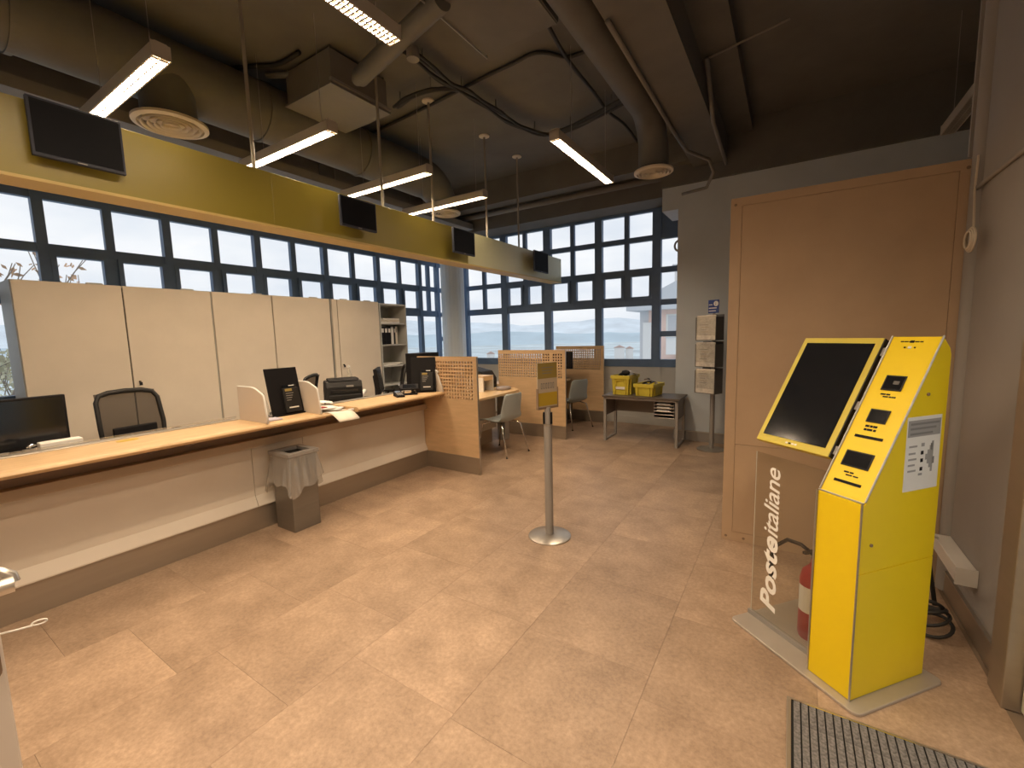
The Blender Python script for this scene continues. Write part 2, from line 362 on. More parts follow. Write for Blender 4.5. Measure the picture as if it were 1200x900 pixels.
# entrance door on the right wall and open door leaf by the camera
d1 = thing('door_1', 'brown metal framed glazed entrance door in the right wall beside the mat', 'door', (XR, 1.9, 0), kind='structure')
for y0, y1 in ((2.47, 2.62), (1.18, 1.32)): box('jamb', M_KICK, d1, XR-0.045, XR+0.10, y0, y1, 0, 2.32, bevel=0.004)
box('head', M_KICK, d1, XR-0.045, XR+0.10, 1.18, 2.62, 2.18, 2.32)
lf = MB()
for a in ((1.33, 1.43, 0.02, 2.17), (2.36, 2.46, 0.02, 2.17), (1.43, 2.36, 0.02, 0.14), (1.43, 2.36, 2.05, 2.17)): lf.box(XR+0.01, XR+0.06, *a)
leaf = lf.build('leaf_frame', M_WHITE, d1)
box('pane', M_CLEAR, leaf, XR+0.03, XR+0.038, 1.43, 2.36, 0.14, 2.05)
MB().tube([(XR-0.05, 1.47, 0.9), (XR-0.05, 1.47, 1.2)], 0.014).tube([(XR+0.02, 1.47, 0.92), (XR-0.05, 1.47, 0.92)], 0.01).tube([(XR+0.02, 1.47, 1.18), (XR-0.05, 1.47, 1.18)], 0.01).build('handle', M_CHROME, leaf)
d2 = thing('door_2', 'open white door leaf with a chrome lever handle', 'door', (-1.49, -0.78, 0), kind='structure')
box('leaf', M_WDOOR, d2, -1.51, -1.47, -0.78, 0.142, 0.01, 2.1, bevel=0.004)
MB().prism(rrect(0.095, 0.136, 0.862, 0.940, 0.018), 'x', -1.4702, -1.4685).build('keyhole_plate', M_BROWN, d2)
hn = MB().tube([(-1.47, 0.04, 1.09), (-1.415, 0.04, 1.09)], 0.012, 12)
hn.tube([(-1.415, 0.03, 1.09), (-1.412, 0.10, 1.09), (-1.408, 0.165, 1.09)], [0.019, 0.019, 0.018], 14)
hn.tube([(-1.425, 0.085, 1.112), (-1.424, 0.12, 1.121), (-1.421, 0.150, 1.121), (-1.415, 0.164, 1.108), (-1.412, 0.166, 1.092)], 0.0105, 12)
hn.build('lever_handle', M_SATIN, d2, smooth=True, auto=True)
for z in (0.3, 1.8): MB().tube([(-1.46, -0.785, z), (-1.46, -0.785, z+0.1)], 0.01).build('hinge', M_STEEL, d2)
zt = MB().tube([(-1.467, 0.139, 0.965), (-1.45, 0.165, 0.966), (-1.437, 0.185, 0.968)], 0.0022, 6)
zt.tube([(-1.437+0.008*math.cos(a)*0.4, 0.197+0.012*math.cos(a), 0.970+0.005*math.sin(a)) for a in [PI+2*PI*i/14 for i in range(15)]], 0.0018, 6)
tag(zt.build('cable_tie', M_WHITE), 'white plastic cable tie sticking out from the edge of the open white door', 'cable tie')

# ------------------------------------------------------------------ ceiling services
# main ventilation ducts
D = thing('air_duct', 'thick dark round air duct above the yellow fascia with two round diffusers', 'duct', (-4.42, 2.0, 3.4))
MB().tube([(-4.60, YF, 3.90), (-4.60, 4.88, 3.90)] + [(-4.60+0.06*a, 4.88+0.37*math.sin(a), 3.90-0.37*(1-math.cos(a))) for a in (0.3, 0.6, 0.9, 1.2, 1.57)] + [(-4.50, 5.25, 3.47)], [0.27, 0.27, 0.26, 0.25, 0.24, 0.22, 0.21, 0.20], 28).build('main_pipe', M_DUCT, D, smooth=True, auto=True)
MB().tube([(-4.55, 1.79, 3.85), (-4.53, 1.79, 3.47)], 0.20, 28).build('spigot', M_DUCT, D, smooth=True, auto=True)
for y in (0.9, 2.6, 3.8):
    MB().lathe([(0.272, -0.02), (0.282, -0.02), (0.282, 0.02), (0.272, 0.02)], n=28).build('joint_band', M_DUCT, D, local=True)
    o = [q for q in D.children if q.name.startswith('joint_band')][-1]
    o.rotation_euler = (PI/2, 0, 0); o.location = (-0.18, y-2.0, 0.50)
def diffuser(parent, c, r):
    d = MB().lathe([(r, 0.02), (r, 0.0), (r*0.86, -0.012), (r*0.86, 0.015)], c, 36).build('diffuser', M_DIFF, parent, smooth=True, auto=True)
    for q in (0.70, 0.53, 0.36, 0.2):
        MB().lathe([(r*(q+0.075), -0.018), (r*q, 0.012)], c, 36, cap=False).build('ring', M_DIFF, d, smooth=True, solid=0.003)
    MB().lathe([(r*0.9, 0.03), (r*0.9, 0.035)], c, 30).build('throat', M_CABLE, d)
diffuser(D, (-4.53, 1.79, 3.45), 0.27); diffuser(D, (-4.48, 5.27, 3.45), 0.22)
D2 = thing('air_duct', 'dark air duct beside the ceiling beam ending in a round diffuser by the grey pier', 'duct', (-1.39, 4.8, 3.4))
MB().tube([(-1.39, YF, 3.95), (-1.39, 4.9, 3.95)] + [(-1.39, 4.9+0.38*math.sin(a), 3.95-0.38*(1-math.cos(a))) for a in (0.4, 0.8, 1.2, 1.57)] + [(-1.39, 5.28, 3.43)], [0.13, 0.14, 0.15, 0.155, 0.16, 0.165, 0.165], 24).build('main_pipe', M_DUCT, D2, smooth=True, auto=True)
diffuser(D2, (-1.39, 5.29, 3.4), 0.215)
# air handling box
A = thing('air_handling_unit', 'grey boxed air handling unit hung from the ceiling over the counter', 'air unit', (-3.94, 3.05, 3.9))
box('casing', M_DUCT2, A, -4.29, -3.60, 2.72, 3.38, 3.92, 4.22, bevel=0.005)
box('bottom_panel', M_DUCT2, A, -4.31, -3.58, 2.70, 3.40, 3.90, 3.92)
box('side_flange', M_GREYM, A, -3.60, -3.57, 2.70, 3.40, 3.93, 3.955)
for x, y in ((-4.27, 2.74), (-3.62, 2.74), (-4.27, 3.36), (-3.62, 3.36)): MB().tube([(x, y, 4.2), (x, y, CEIL)], 0.008, 6).build('hanger', M_DUCT, A)
MB().tube([(-4.45, 2.62, 4.2), (-4.2, 2.78, 4.2)], 0.03, 8).build('support_bar', M_DUCT, A)
pp = MB().tube([(-3.33, 2.82, 3.92), (-2.12, 2.545, 3.92)], 0.075, 20).tube([(-3.40, 2.836, 3.92), (-3.33, 2.82, 3.92)], 0.045, 16)
A2 = thing('supply_pipe', 'thick dark pipe running from the air handling unit to the flat ceiling box', 'pipe', (-2.8, 2.7, 3.92))
pp.build('pipe', M_DUCT, A2, smooth=True, auto=True)
for k in (0.25, 0.8):
    x, y = -3.3+1.18*k, 2.815-0.27*k; MB().tube([(x, y, 3.95), (x, y, CEIL)], 0.007, 6).build('hanger', M_DUCT, A2)
MB().tube([(-2.62, 2.76, 3.80), (-2.62, 2.76, 3.88)], 0.05, 14).build('end_valve', M_DUCT2, A2)
A3 = thing('ceiling_box', 'flat dark grey duct box fixed under the ceiling beside the supply pipe', 'ceiling box', (-1.9, 2.7, 3.9))
box('casing', M_DUCT, A3, -2.22, -1.56, 1.9, 3.22, 3.92, 4.24, bevel=0.006)
box('seam_lid', M_DUCT, A3, -1.90, -1.57, 1.92, 3.21, 3.912, 3.92)
MB().tube([(-2.235, 1.9, 3.91), (-2.235, 3.24, 3.91), (-2.235, 3.25, 4.2)], 0.007, 6).build('edge_wire', M_STEEL, A3)
# cables and conduits clipped under the ceiling
Z = CEIL-0.06
runs = [
 ('cable_bundle', 'bundle of black cables sagging across the ceiling', [(-2.95, 3.07), (-2.99, 3.58), (-2.94, 3.85), (-2.92, 4.27), (-2.89, 4.77), (-2.72, 5.21), (-2.39, 5.23), (-1.99, 5.11), (-1.55, 4.95)], 0.016, 4, M_CABLE),
 ('conduit', 'dark conduit crossing the ceiling from the air unit to the beam', [(-4.70, 4.07), (-3.62, 4.0), (-2.83, 3.92), (-2.39, 3.89), (-2.10, 3.88), (-1.90, 4.10), (-1.60, 4.12), (-1.35, 4.13)], 0.018, 1, M_CABLE),
 ('conduit', 'dark conduit running from the flat ceiling box towards the windows', [(-1.81, 3.30), (-1.87, 4.04), (-1.91, 5.03), (-1.87, 5.6), (-1.85, 6.4)], 0.018, 1, M_CABLE),
 ('cable_bundle', 'short bundle of black cables curving out of the air handling unit', [(-3.75, 3.66), (-3.49, 3.60), (-3.16, 3.64), (-2.97, 3.80)], 0.016, 3, M_CABLE),
 ('cable', 'black cable running above the left end of the air handling unit', [(-4.9, 2.3), (-4.5, 2.45), (-4.25, 2.6), (-3.9, 2.62)], 0.02, 1, M_CABLE)]
for irun, (nm, lab, pts, r, n, m) in enumerate(runs):
    Z = CEIL-(0.125, 0.025, 0.068, 0.125, 0.03)[irun]
    def smoothpts(p):
        out = []
        for i in range(len(p)-1):
            a = p[max(i-1, 0)]; b = p[i]; c = p[i+1]; d = p[min(i+2, len(p)-1)]
            for q in range(5):
                t = q/5.0
                out.append(tuple(0.5*((2*b[k])+(-a[k]+c[k])*t+(2*a[k]-5*b[k]+4*c[k]-d[k])*t*t+(-a[k]+3*b[k]-3*c[k]+d[k])*t**3) for k in range(2)))
        return out+[p[-1]]
    sp = smoothpts(pts)
    th = thing(nm, lab, 'cable' if 'cable' in nm else 'conduit', (pts[0][0], pts[0][1], Z))
    for j in range(n):
        dx = (j-(n-1)/2)*0.03
        MB().tube([(x+dx+0.012*math.sin(i*0.9+j*2), y+dx*0.6, Z-0.012*(j % 2)) for i, (x, y) in enumerate(sp)], r, 7).build('strand' if n > 1 else 'tube', m, th, smooth=True)
    for i in range(2, len(sp), 7): MB().tube([(sp[i][0], sp[i][1], Z), (sp[i][0], sp[i][1], CEIL-0.001)], 0.006, 5).build('clip', M_DUCT, th)
th = thing('drain_pipe', 'dark bent pipework on the ceiling beam above the grey pier', 'pipe', (-0.9, 5.6, 3.7))
MB().tube([(-1.17, 3.2, 3.775), (-1.17, 5.3, 3.775), (-1.12, 5.75, 3.72), (-0.9, 5.9, 3.62), (-0.86, 6.0, 3.5), (-0.98, 6.3, 3.42), (-1.3, 6.4, 3.42)], 0.02, 8).build('pipe', M_DUCT2, th, smooth=True)
th = thing('riser_pipe', 'thin dark pipe rising beside the ceiling beam with a short side branch', 'pipe', (-0.75, 5.2, 3.7))
MB().tube([(-0.76, 6.3, 3.66), (-0.76, 5.2, 3.74), (-0.74, 4.6, 4.06)], 0.022, 8).build('riser', M_DUCT2, th, smooth=True)
MB().tube([(-0.72, 4.6, 4.06), (-0.1, 4.5, 4.1)], 0.010, 8).build('branch', M_DUCT2, th)
th = thing('service_pipe', 'long dark pipe along the ceiling in front of the window beam', 'pipe', (-3, 6.35, 3.9))
MB().tube([(XW+0.5, 6.75, 3.80), (-1.5, 6.75, 3.80)], 0.045, 12).build('pipe', M_DUCT2, th, smooth=True)
for x in (-5.5, -3.8, -2.2): MB().tube([(x, 6.75, 3.8), (x, 6.75, CEIL)], 0.008, 6).build('hanger', M_DUCT, th)
th = thing('cable_tray', 'long dark cable tray hung above the cabinets behind the fascia', 'cable tray', (-5.4, 2, 3.7))
MB().box(-5.55, -5.20, YF, 6.9, 3.62, 3.64).box(-5.55, -5.53, YF, 6.9, 3.64, 3.72).box(-5.22, -5.20, YF, 6.9, 3.64, 3.72).build('tray', M_DUCT2, th)
for y in (0.5, 2.2, 3.9, 5.6): MB().tube([(-5.54, y, 3.7), (-5.54, y, CEIL)], 0.008, 6).tube([(-5.21, y, 3.7), (-5.21, y, CEIL)], 0.008, 6).build('hanger', M_DUCT, th)

# suspended fluorescent lamps
def make_lamp(name):
    r = thing(name, 'lamp', 'lamp')
    L = 0.70
    body = MB().prism([(-0.05, 0.0), (-0.05, 0.075), (-0.03, 0.09), (0.03, 0.09), (0.05, 0.075), (0.05, 0.0), (0.042, 0.0), (0.042, 0.06), (-0.042, 0.06), (-0.042, 0.0)], 'x', -L, L)
    body.build('housing', M_LBODY, r, local=True)
    MB().box(-L, -L+0.006, -0.05, 0.05, 0.0, 0.085).build('end_cap', M_LBODY, r, local=True)
    MB().box(L-0.006, L, -0.05, 0.05, 0.0, 0.085).build('end_cap', M_LBODY, r, local=True)
    MB().tube([(-L+0.02, 0, 0.042), (L-0.02, 0, 0.042)], 0.013, 10).build('tube', M_GLOW, r, local=True)
    lv = MB()
    for k in range(47): x = -L+0.03+k*(2*L-0.06)/46; lv.box(x-0.005, x+0.005, -0.042, 0.042, 0.000, 0.007)
    lv.box(-L+0.01, L-0.01, -0.003, 0.003, 0.000, 0.007)
    tag(lv.build('louvre', M_LOUV, r, local=True), kind='stuff')
    for x in (-L*0.48, L*0.8): MB().tube([(x, 0, 0.085), (x, 0, CEIL-3.3)], 0.0025, 5).build('hanging_wire', M_GREYM, r, local=True)
    ld = bpy.data.lights.new('lamp_light', 'AREA'); ld.shape = 'RECTANGLE'; ld.size = 2*L-0.05; ld.size_y = 0.08; ld.energy = LAMP_W; ld.color = LAMP_COL
    lo = bpy.data.objects.new('lamp_light', ld); COL.objects.link(lo); lo.parent = r; lo.location = (0, 0, 0.009)
    return r
lamps = [((-3.94, 1.27, 3.3), 0, 'suspended louvred lamp above the fascia beside its largest wide screen'),
         ((-3.94, 2.43, 3.3), 0, 'suspended louvred lamp above the fascia under the boxed air handling unit'),
         ((-3.94, 3.58, 3.3), 0, 'suspended louvred lamp rising behind the fascia screen hung over the printer'),
         ((-3.94, 4.57, 3.3), 0, 'suspended louvred lamp beside the round diffuser at the end of the thick duct'),
         ((-1.82, 4.34, 3.3), PI/2, 'suspended lamp parallel to the fascia between the rods and the grey pier'),
         ((-2.0, 1.27, 3.3), PI/2, 'suspended louvred lamp under the supply pipe parallel to the fascia'),
         ((1.13, 4.95, 3.3), PI/2, 'suspended lamp half hidden behind the right wall above the wooden board'),
         ((0.35, -0.05, 3.3), PI/2, 'suspended lamp over the entrance in front of the kiosk'),
         ((-0.75, 0.75, 3.3), PI/2, 'added unseen suspended lamp over the entrance floor brightening the counter and kiosk'),  # unseen fixture, added to brighten counter front, kiosk side and near floor
         ((-2.0, -0.05, 3.3), 0, 'suspended lamp over the open white door')]
lp = make_lamp('pendant_lamp')
for i, (loc, rz, lab) in enumerate(lamps):
    if i == 0: lp.location = loc; lp.rotation_euler = (0, 0, rz); lp['label'] = lab; lp['group'] = 'suspended fluorescent lamps'
    else:
        c = copy_tree(lp, loc, rz, lab, 'suspended fluorescent lamps')
        if 'half hidden' in lab:                       # this fixture is switched off in the photograph
            for q in list(c.children):
                if q.type == 'LIGHT': bpy.data.objects.remove(q)
                elif q.name.startswith('tube'): q.data = q.data.copy(); q.data.materials[0] = M_DIFF

# yellow fascia beam hung on rods
B = thing('hanging_fascia', 'long mustard yellow fascia beam hung on rods above the counter', 'fascia', (-3.55, 3.0, 2.49))
ys = [YF+0.02, 2.0, 4.45, 5.55, 7.10]
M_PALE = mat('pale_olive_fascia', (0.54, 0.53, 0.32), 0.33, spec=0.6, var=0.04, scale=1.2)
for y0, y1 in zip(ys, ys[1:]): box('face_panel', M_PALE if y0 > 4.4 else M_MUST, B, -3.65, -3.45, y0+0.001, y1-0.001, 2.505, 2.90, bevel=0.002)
box('bottom_edge', M_MUST2, B, -3.655, -3.445, YF+0.02, 7.10, 2.488, 2.505)
for y in (0.55, 1.93, 3.20, 3.95, 5.02, 5.85):
    MB().tube([(-3.55, y, 2.90), (-3.55, y, CEIL)], 0.014, 10).build('rod', M_ROD, B)
    MB().lathe([(0.07, 0), (0.07, -0.012), (0.03, -0.02)], (-3.55, y, CEIL), 20).build('canopy', M_DIFF, B)
# screens on the fascia
def screen(y0, y1, z0, z1, x, label, brand=False):
    s = thing('display_screen', label, 'screen', (x, (y0+y1)/2, z0), group='screens on the fascia')
    box('casing', M_NAVY, s, x-0.028, x, y0, y1, z0, z1, bevel=0.004)
    box('panel', M_TV, s, x, x+0.002, y0+0.012, y1-0.012, z0+0.018, z1-0.012)
    box('bracket', M_BLACK2, s, -3.45, x-0.028, (y0+y1)/2-0.05, (y0+y1)/2+0.05, (z0+z1)/2-0.06, (z0+z1)/2+0.06)
    box('maker_mark', M_GREYM, s, x+0.001, x+0.003, (y0+y1)/2-0.02, (y0+y1)/2+0.02, z0+0.006, z0+0.010)
screen(0.692, 1.078, 2.605, 2.905, -3.38, 'wide dark screen on the fascia in front of the thick duct spigot')
screen(2.525, 2.915, 2.59, 2.85, -3.33, 'dark screen on the fascia above the printer and white bottle')
screen(4.035, 4.44, 2.575, 2.86, -3.33, 'dark screen on the fascia beyond the end of the thick duct')
screen(5.94, 6.385, 2.565, 2.88, -3.33, 'dark screen at the free end of the fascia in front of the windows')

# ------------------------------------------------------------------ service counter
CT = thing('service_counter', 'long beige panelled service counter base with a brushed kick plate', 'counter', (-3.9, 1.8, 0))
for y0, y1 in ((-0.78, 0.10), (0.104, 1.826), (1.83, 2.286), (2.29, 3.89)):
    MB().prism([(-3.83, 0.205), (-3.755, 0.205), (-3.755, 0.215), (-3.79, 0.295), (-3.79, 0.715), (-3.83, 0.715)], 'y', y0, y1).build('front_panel', M_LAMIN, CT)
box('kick_plate', M_KICK, CT, -3.83, -3.77, -0.78, 3.895, 0.0, 0.203)
box('carcass', M_GAP, CT, -3.95, -3.83, -0.78, 3.89, 0.0, 0.88)
box('upper_rail', mat('tan_rail', (0.42, 0.34, 0.25), 0.5, var=0.06, scale=3), CT, -3.83, -3.735, -0.78, 3.89, 0.722, 0.788, bevel=0.004)
box('recess_rail', M_BROWN, CT, -3.83, -3.80, -0.78, 3.89, 0.79, 0.905)
for y in (0.2, 1.15, 1.38, 2.05, 2.12, 2.85, 3.45, 3.52):
    MB().prism([(-3.80, 0.83), (-3.60, 0.885), (-3.60, 0.908), (-3.80, 0.908)], 'y', y-0.012, y+0.012).build('bracket', M_STEEL, CT)
# worktops (bullnose), in two runs
prof = [(-3.87, 0.908), (-3.470, 0.908), (-3.455, 0.912), (-3.445, 0.920), (-3.441, 0.930), (-3.445, 0.941), (-3.455, 0.949), (-3.470, 0.953), (-3.87, 0.953)]
tag(MB().prism(prof, 'y', -0.78, 2.318).build('worktop', M_BEECH, smooth=True, auto=True), 'beech wood counter worktop with rounded edge passing the left computer monitor', 'worktop')
tag(MB().prism(prof, 'y', 2.66, 3.895).build('worktop', M_BEECH, smooth=True, auto=True), 'beech wood counter worktop with rounded edge meeting the perforated partition', 'worktop')
wl = thing('lowered_shelf', 'lowered narrow wood shelf in the gap between two worktops under papers', 'shelf', (-3.8, 2.49, 0.86))
box('board', M_BEECH, wl, -3.87, -3.50, 2.32, 2.658, 0.908, 0.925, bevel=0.004)
box('end_clip', M_WHITE, wl, -3.53, -3.50, 2.60, 2.655, 0.925, 0.940)
sl = thing('steel_ledge', 'raised steel and clear ledge along the staff side of the worktop', 'ledge', (-3.91, 1.0, 0.90))
box('rail', M_STEEL, sl, -3.95, -3.872, -0.78, 1.79, 0.90, 0.962, bevel=0.004)
box('clear_strip', M_ACRYL, sl, -3.912, -3.906, -0.78, 1.79, 0.962, 0.980)
tag(box('steel_ledge', M_STEEL, None, -3.95, -3.872, 2.66, 3.88, 0.90, 0.962, bevel=0.004), 'low steel ledge behind the worktop by the black printer', 'ledge')
st = thing('staff_desk', 'beige staff desk on the cabinet side of the counter', 'desk', (-4.45, 1.8, 0))
box('top', M_LAMIN, st, -4.80, -3.955, -0.78, 3.88, 0.745, 0.775, bevel=0.004)
for y in (-0.7, 1.6, 3.85): box('side_panel', M_LAMIN, st, -4.75, -3.955, y-0.012, y+0.012, 0, 0.745)
# sticker mark on the worktop
tag(MB().prism(rrect(-3.83, -3.76, 0.98, 1.10, 0.03), 'z', 0.953, 0.9542).build('oval_sticker', M_SIGNY), 'small oval yellow sticker on the beech worktop in front of the mesh chair', 'sticker')

def divider(x0, y, label, slope=0.0):
    z0 = 0.954; pr_ = [(x0, z0), (x0, 1.232), (-3.66, 1.232), (-3.62, 1.228), (-3.58, 1.216), (-3.54, 1.198), (-3.51, 1.187), (-3.487-slope, 1.172), (-3.478-slope*0.8, 1.14), (-3.462-slope*0.3, 1.04), (-3.446, z0)]
    d = thing('counter_divider', label, 'divider', ((x0-3.45)/2, y, z0), group='white counter dividers')
    MB().prism(pr_, 'y', y-0.007, y+0.007).build('panel', mat('beige_divider', (0.60, 0.53, 0.45), 0.5), d)
    MB().tube([(p[0], y, p[1]+0.001) for p in pr_[1:]], 0.008, 6).build('edge_strip', M_WHITE, d, smooth=True)
divider(-3.87, 1.81, 'white curved divider on the worktop beside the white leaflet holder')
divider(-3.87, 2.275, 'white curved divider on the worktop beside the heap of papers')
divider(-3.80, 3.875, 'white curved divider standing against the perforated partition', 0.05)

def leaflet_stand(loc, rz, label):
    s = thing('leaflet_stand', label, 'leaflet holder', loc, rz, group='black leaflet stands')
    tl = math.radians(12)
    R_ = Matrix.Rotation(-tl, 4, 'X')            # leaning back (towards +y local)
    def tb(x0, x1, y0, y1, z0, z1):
        b = MB().box(x0, x1, y0, y1, z0, z1); b.v = [tuple(R_ @ Vector(p)) for p in b.v]; return b
    tb(-0.145, 0.145, 0, 0.008, 0.012, 0.42).build('back_panel', M_BLACK, s, local=True, bevel=0.003)
    MB().box(-0.145, 0.145, -0.02, 0.10, 0, 0.012).build('foot', M_BLACK, s, local=True)
    pk = tb(-0.03, 0.115, -0.028, -0.001, 0.02, 0.235).build('pocket', M_BLACK2, s, local=True, bevel=0.003)
    tb(-0.02, 0.105, -0.012, -0.006, 0.10, 0.262).build('leaflet', M_SCREEN, s, local=True)
    tb(0.035, 0.085, -0.0135, -0.012, 0.252, 0.260).build('title_strip', M_WHITE, s, local=True)
    tb(-0.012, 0.05, -0.0295, -0.028, 0.205, 0.228).build('print', M_SIGNB, pk, local=True)
    for k in range(4): tb(-0.01, 0.06-0.01*k, -0.0295, -0.028, 0.185-0.02*k, 0.190-0.02*k).build('print', M_GREYM, pk, local=True)
    tb(0.0, 0.085, -0.0295, -0.028, 0.055, 0.066).build('print', M_WHITE, pk, local=True)
    return s
leaflet_stand((-3.69, 2.125, 0.9535), math.radians(90), 'tall black leaflet stand between the two white dividers on the worktop')
leaflet_stand((-3.635, 3.74, 0.9535), math.radians(37), 'tall black leaflet stand on the worktop next to the perforated partition')
M_PGR0 = mat('lilac_card', (0.45, 0.43, 0.52), 0.6)
lh = thing('card_holder', 'small white acrylic leaflet holder with printed slips beside the black stand', 'leaflet holder', (-3.72, 1.88, 0.954))
MB().prism([(-3.80, 0.954), (-3.64, 0.954), (-3.64, 0.985), (-3.74, 1.165), (-3.80, 1.165)], 'y', 1.835, 1.95).build('holder', M_ACRYL, lh)
for k in range(3): MB().obox((-3.755+0.02*k, 1.892, 1.065-0.02*k), (0.003, 0.10, 0.19-0.04*k), ry=-0.28).build('slip', M_PAPER, lh)
box('tray', M_PGR0, lh, -3.635, -3.52, 1.84, 1.97, 0.954, 0.966, bevel=0.002)
# papers
def paper(c, size, rz, label, m=M_PAPER, fold=0.0, rx=0.0, ry=0.0):
    nx = 6; rows = []
    R_ = Matrix.Translation(c) @ Matrix.Rotation(rz, 4, 'Z') @ Matrix.Rotation(ry, 4, 'Y')
    for i in range(nx+1):
        u = -0.5+i/nx; rows.append([tuple(R_ @ Vector((u*size[0], v*size[1], fold*(0.25-u*u)*4+0.002*math.sin(7*u+5*v)))) for v in (-0.5, -0.17, 0.17, 0.5)])
    tag(MB().grid(rows).build('paper_sheet', m, solid=0.0012, smooth=True), label, 'paper', 'papers in the counter gap')
paper((-3.70, 2.49, 0.930), (0.30, 0.21), 0.35, 'large white form lying flat at the bottom of the heap of papers')
paper((-3.72, 2.50, 0.945), (0.30, 0.21), 0.7, 'white form crossing the middle of the heap of papers', fold=0.006)
paper((-3.74, 2.46, 0.962), (0.28, 0.20), 0.1, 'creased white form near the top of the heap of papers', fold=0.012)
paper((-3.84, 2.52, 0.985), (0.24, 0.18), 1.0, 'curled white form on top of the heap of papers', fold=0.02)
paper((-3.44, 2.50, 0.900), (0.17, 0.22), 0.0, 'cream envelope drooping over the front of the lowered shelf', M_PAPER2, fold=0.015, ry=0.42)
tag(box('red_booklet', M_RED, None, -3.70, -3.63, 2.40, 2.46, 0.972, 0.977), 'small red printed card sticking out of the heap of papers', 'card')
tag(box('storage_box', M_SMOKE, None, -4.15, -3.98, 2.40, 2.56, 0.775, 1.05, bevel=0.006), 'small grey green box standing behind the heap of papers', 'box')

# staff side equipment
def monitor(name, loc, rz, w_, h_, lift, label, tilt=0.0, back_text=False, cat='monitor'):
    s = thing(name, label, cat, loc, rz)     # screen faces local -y
    R_ = Matrix.Translation((0, 0, lift)) @ Matrix.Rotation(tilt, 4, 'X')
    def tb(*a):
        b = MB().box(*a); b.v = [tuple(R_ @ Vector(p)) for p in b.v]; return b
    cs = tb(-w_/2, w_/2, -0.02, 0.02, 0, h_).build('casing', M_BLACK, s, local=True, bevel=0.005)
    tb(-w_/2+0.015, w_/2-0.015, -0.0215, -0.02, 0.02, h_-0.015).build('display', M_SCREEN, cs, local=True)
    tb(-w_*0.28, w_*0.28, 0.02, 0.05, h_*0.2, h_*0.75).build('back_cover', M_BLACK, s, local=True, bevel=0.012)
    MB().box(-0.03, 0.03, 0.045, 0.07, 0.01, lift+h_*0.5).build('stand', M_BLACK2, s, local=True)
    MB().prism(rrect(-0.12, 0.12, -0.06, 0.13, 0.02), 'z', 0, 0.012).build('foot', M_BLACK2, s, local=True)
    if back_text: tb(0.0, 0.17, 0.0202, 0.0212, h_-0.035, h_-0.025).build('maker_mark', M_GREYM, s, local=True)
    return s
mL = monitor('computer_monitor', (-4.20, 0.60, 0.775), math.radians(95), 0.50, 0.335, 0.165, 'large black monitor seen from behind at the end of the counter by the window', tilt=0.0, back_text=True)
kb = thing('label_scanner', 'white scanner box on the ledge beside the large black monitor', 'scanner', (-4.0, 0.8, 0.775))
box('body', M_WHITE, kb, -4.05, -3.965, 0.66, 0.86, 0.775, 0.995, bevel=0.006)
MB().tube([(-4.0, 0.65, 0.985), (-3.985, 0.625, 0.99), (-3.975, 0.61, 0.98)], [0.006, 0.012, 0.010], 10).build('metal_catch', M_CHROME, kb, smooth=True)
monitor('computer_monitor', (-4.21, 3.60, 0.775), math.radians(134), 0.50, 0.30, 0.17, 'thin black monitor seen edge on beside the printer', tilt=-0.12)
pr = thing('printer', 'black desktop printer with rounded lid behind the steel ledge', 'printer', (-4.50, 3.27, 0.775), math.radians(60))
MB().prism([(-0.19, 0.0), (0.19, 0.0), (0.21, 0.10), (0.20, 0.25), (0.15, 0.325), (0.08, 0.345), (-0.17, 0.345), (-0.20, 0.28), (-0.20, 0.08)], 'x', -0.20, 0.20).build('body', M_BLACK2, pr, local=True, bevel=0.012)
MB().prism([(-0.18, 0.345), (0.08, 0.345), (0.06, 0.372), (-0.15, 0.372)], 'x', -0.17, 0.17).build('lid', M_BLACK, pr, local=True, bevel=0.01)
MB().box(-0.17, 0.17, -0.30, -0.19, 0.16, 0.19).build('paper_tray', M_BLACK2, pr, local=True)
MB().box(-0.15, 0.15, -0.205, -0.195, 0.21, 0.25).build('paper_slot', M_SCREEN, pr, local=True)
MB().box(0.02, 0.10, -0.21, -0.20, 0.275, 0.295).build('control_panel', M_GREYM, pr, local=True)
bt = thing('bottle', 'clear plastic water bottle standing behind the printer', 'bottle', (-4.74, 3.56, 0.775))
MB().lathe([(0.0, 0), (0.033, 0.0), (0.035, 0.02), (0.033, 0.1), (0.035, 0.2), (0.033, 0.36), (0.02, 0.42), (0.013, 0.44), (0.013, 0.47)], (-4.74, 3.56, 0.775), 18).build('body', M_ACRYL, bt, smooth=True)
MB().lathe([(0.015, 0), (0.015, 0.025), (0.0, 0.025)], (-4.74, 3.56, 1.245), 14).build('cap', M_WHITE, bt)
MB().lathe([(0.0365, 0), (0.0365, 0.06)], (-4.74, 3.56, 1.02), 18, cap=False).build('label_band', M_PAPER, bt)
tp = thing('card_terminal', 'black and chrome card payment terminal on the worktop by the leaflet stand', 'card terminal', (-3.64, 3.36, 0.9535), math.radians(60))
MB().prism([(-0.09, 0.0), (0.09, 0.0), (0.09, 0.05), (-0.05, 0.025), (-0.09, 0.015)], 'x', -0.045, 0.045).build('body', M_BLACK, tp, local=True, bevel=0.004)
MB().obox((0, 0.045, 0.048), (0.07, 0.05, 0.004), rx=0.18).build('display', M_CHROME, tp, local=True)
for i in range(4):
    for j in range(3): MB().obox((-0.022+0.022*j, -0.065+0.022*i, 0.027+0.0035*i), (0.015, 0.014, 0.006), rx=0.18).build('key', M_GREYM, tp, local=True)
sg = thing('signature_pad', 'black signature pad tilted on a silver stand beside the card terminal', 'signature pad', (-3.66, 3.54, 0.9535), math.radians(45))
MB().obox((0, 0, 0.085), (0.20, 0.14, 0.018), rx=0.3).build('pad', M_BLACK, sg, local=True, bevel=0.004)
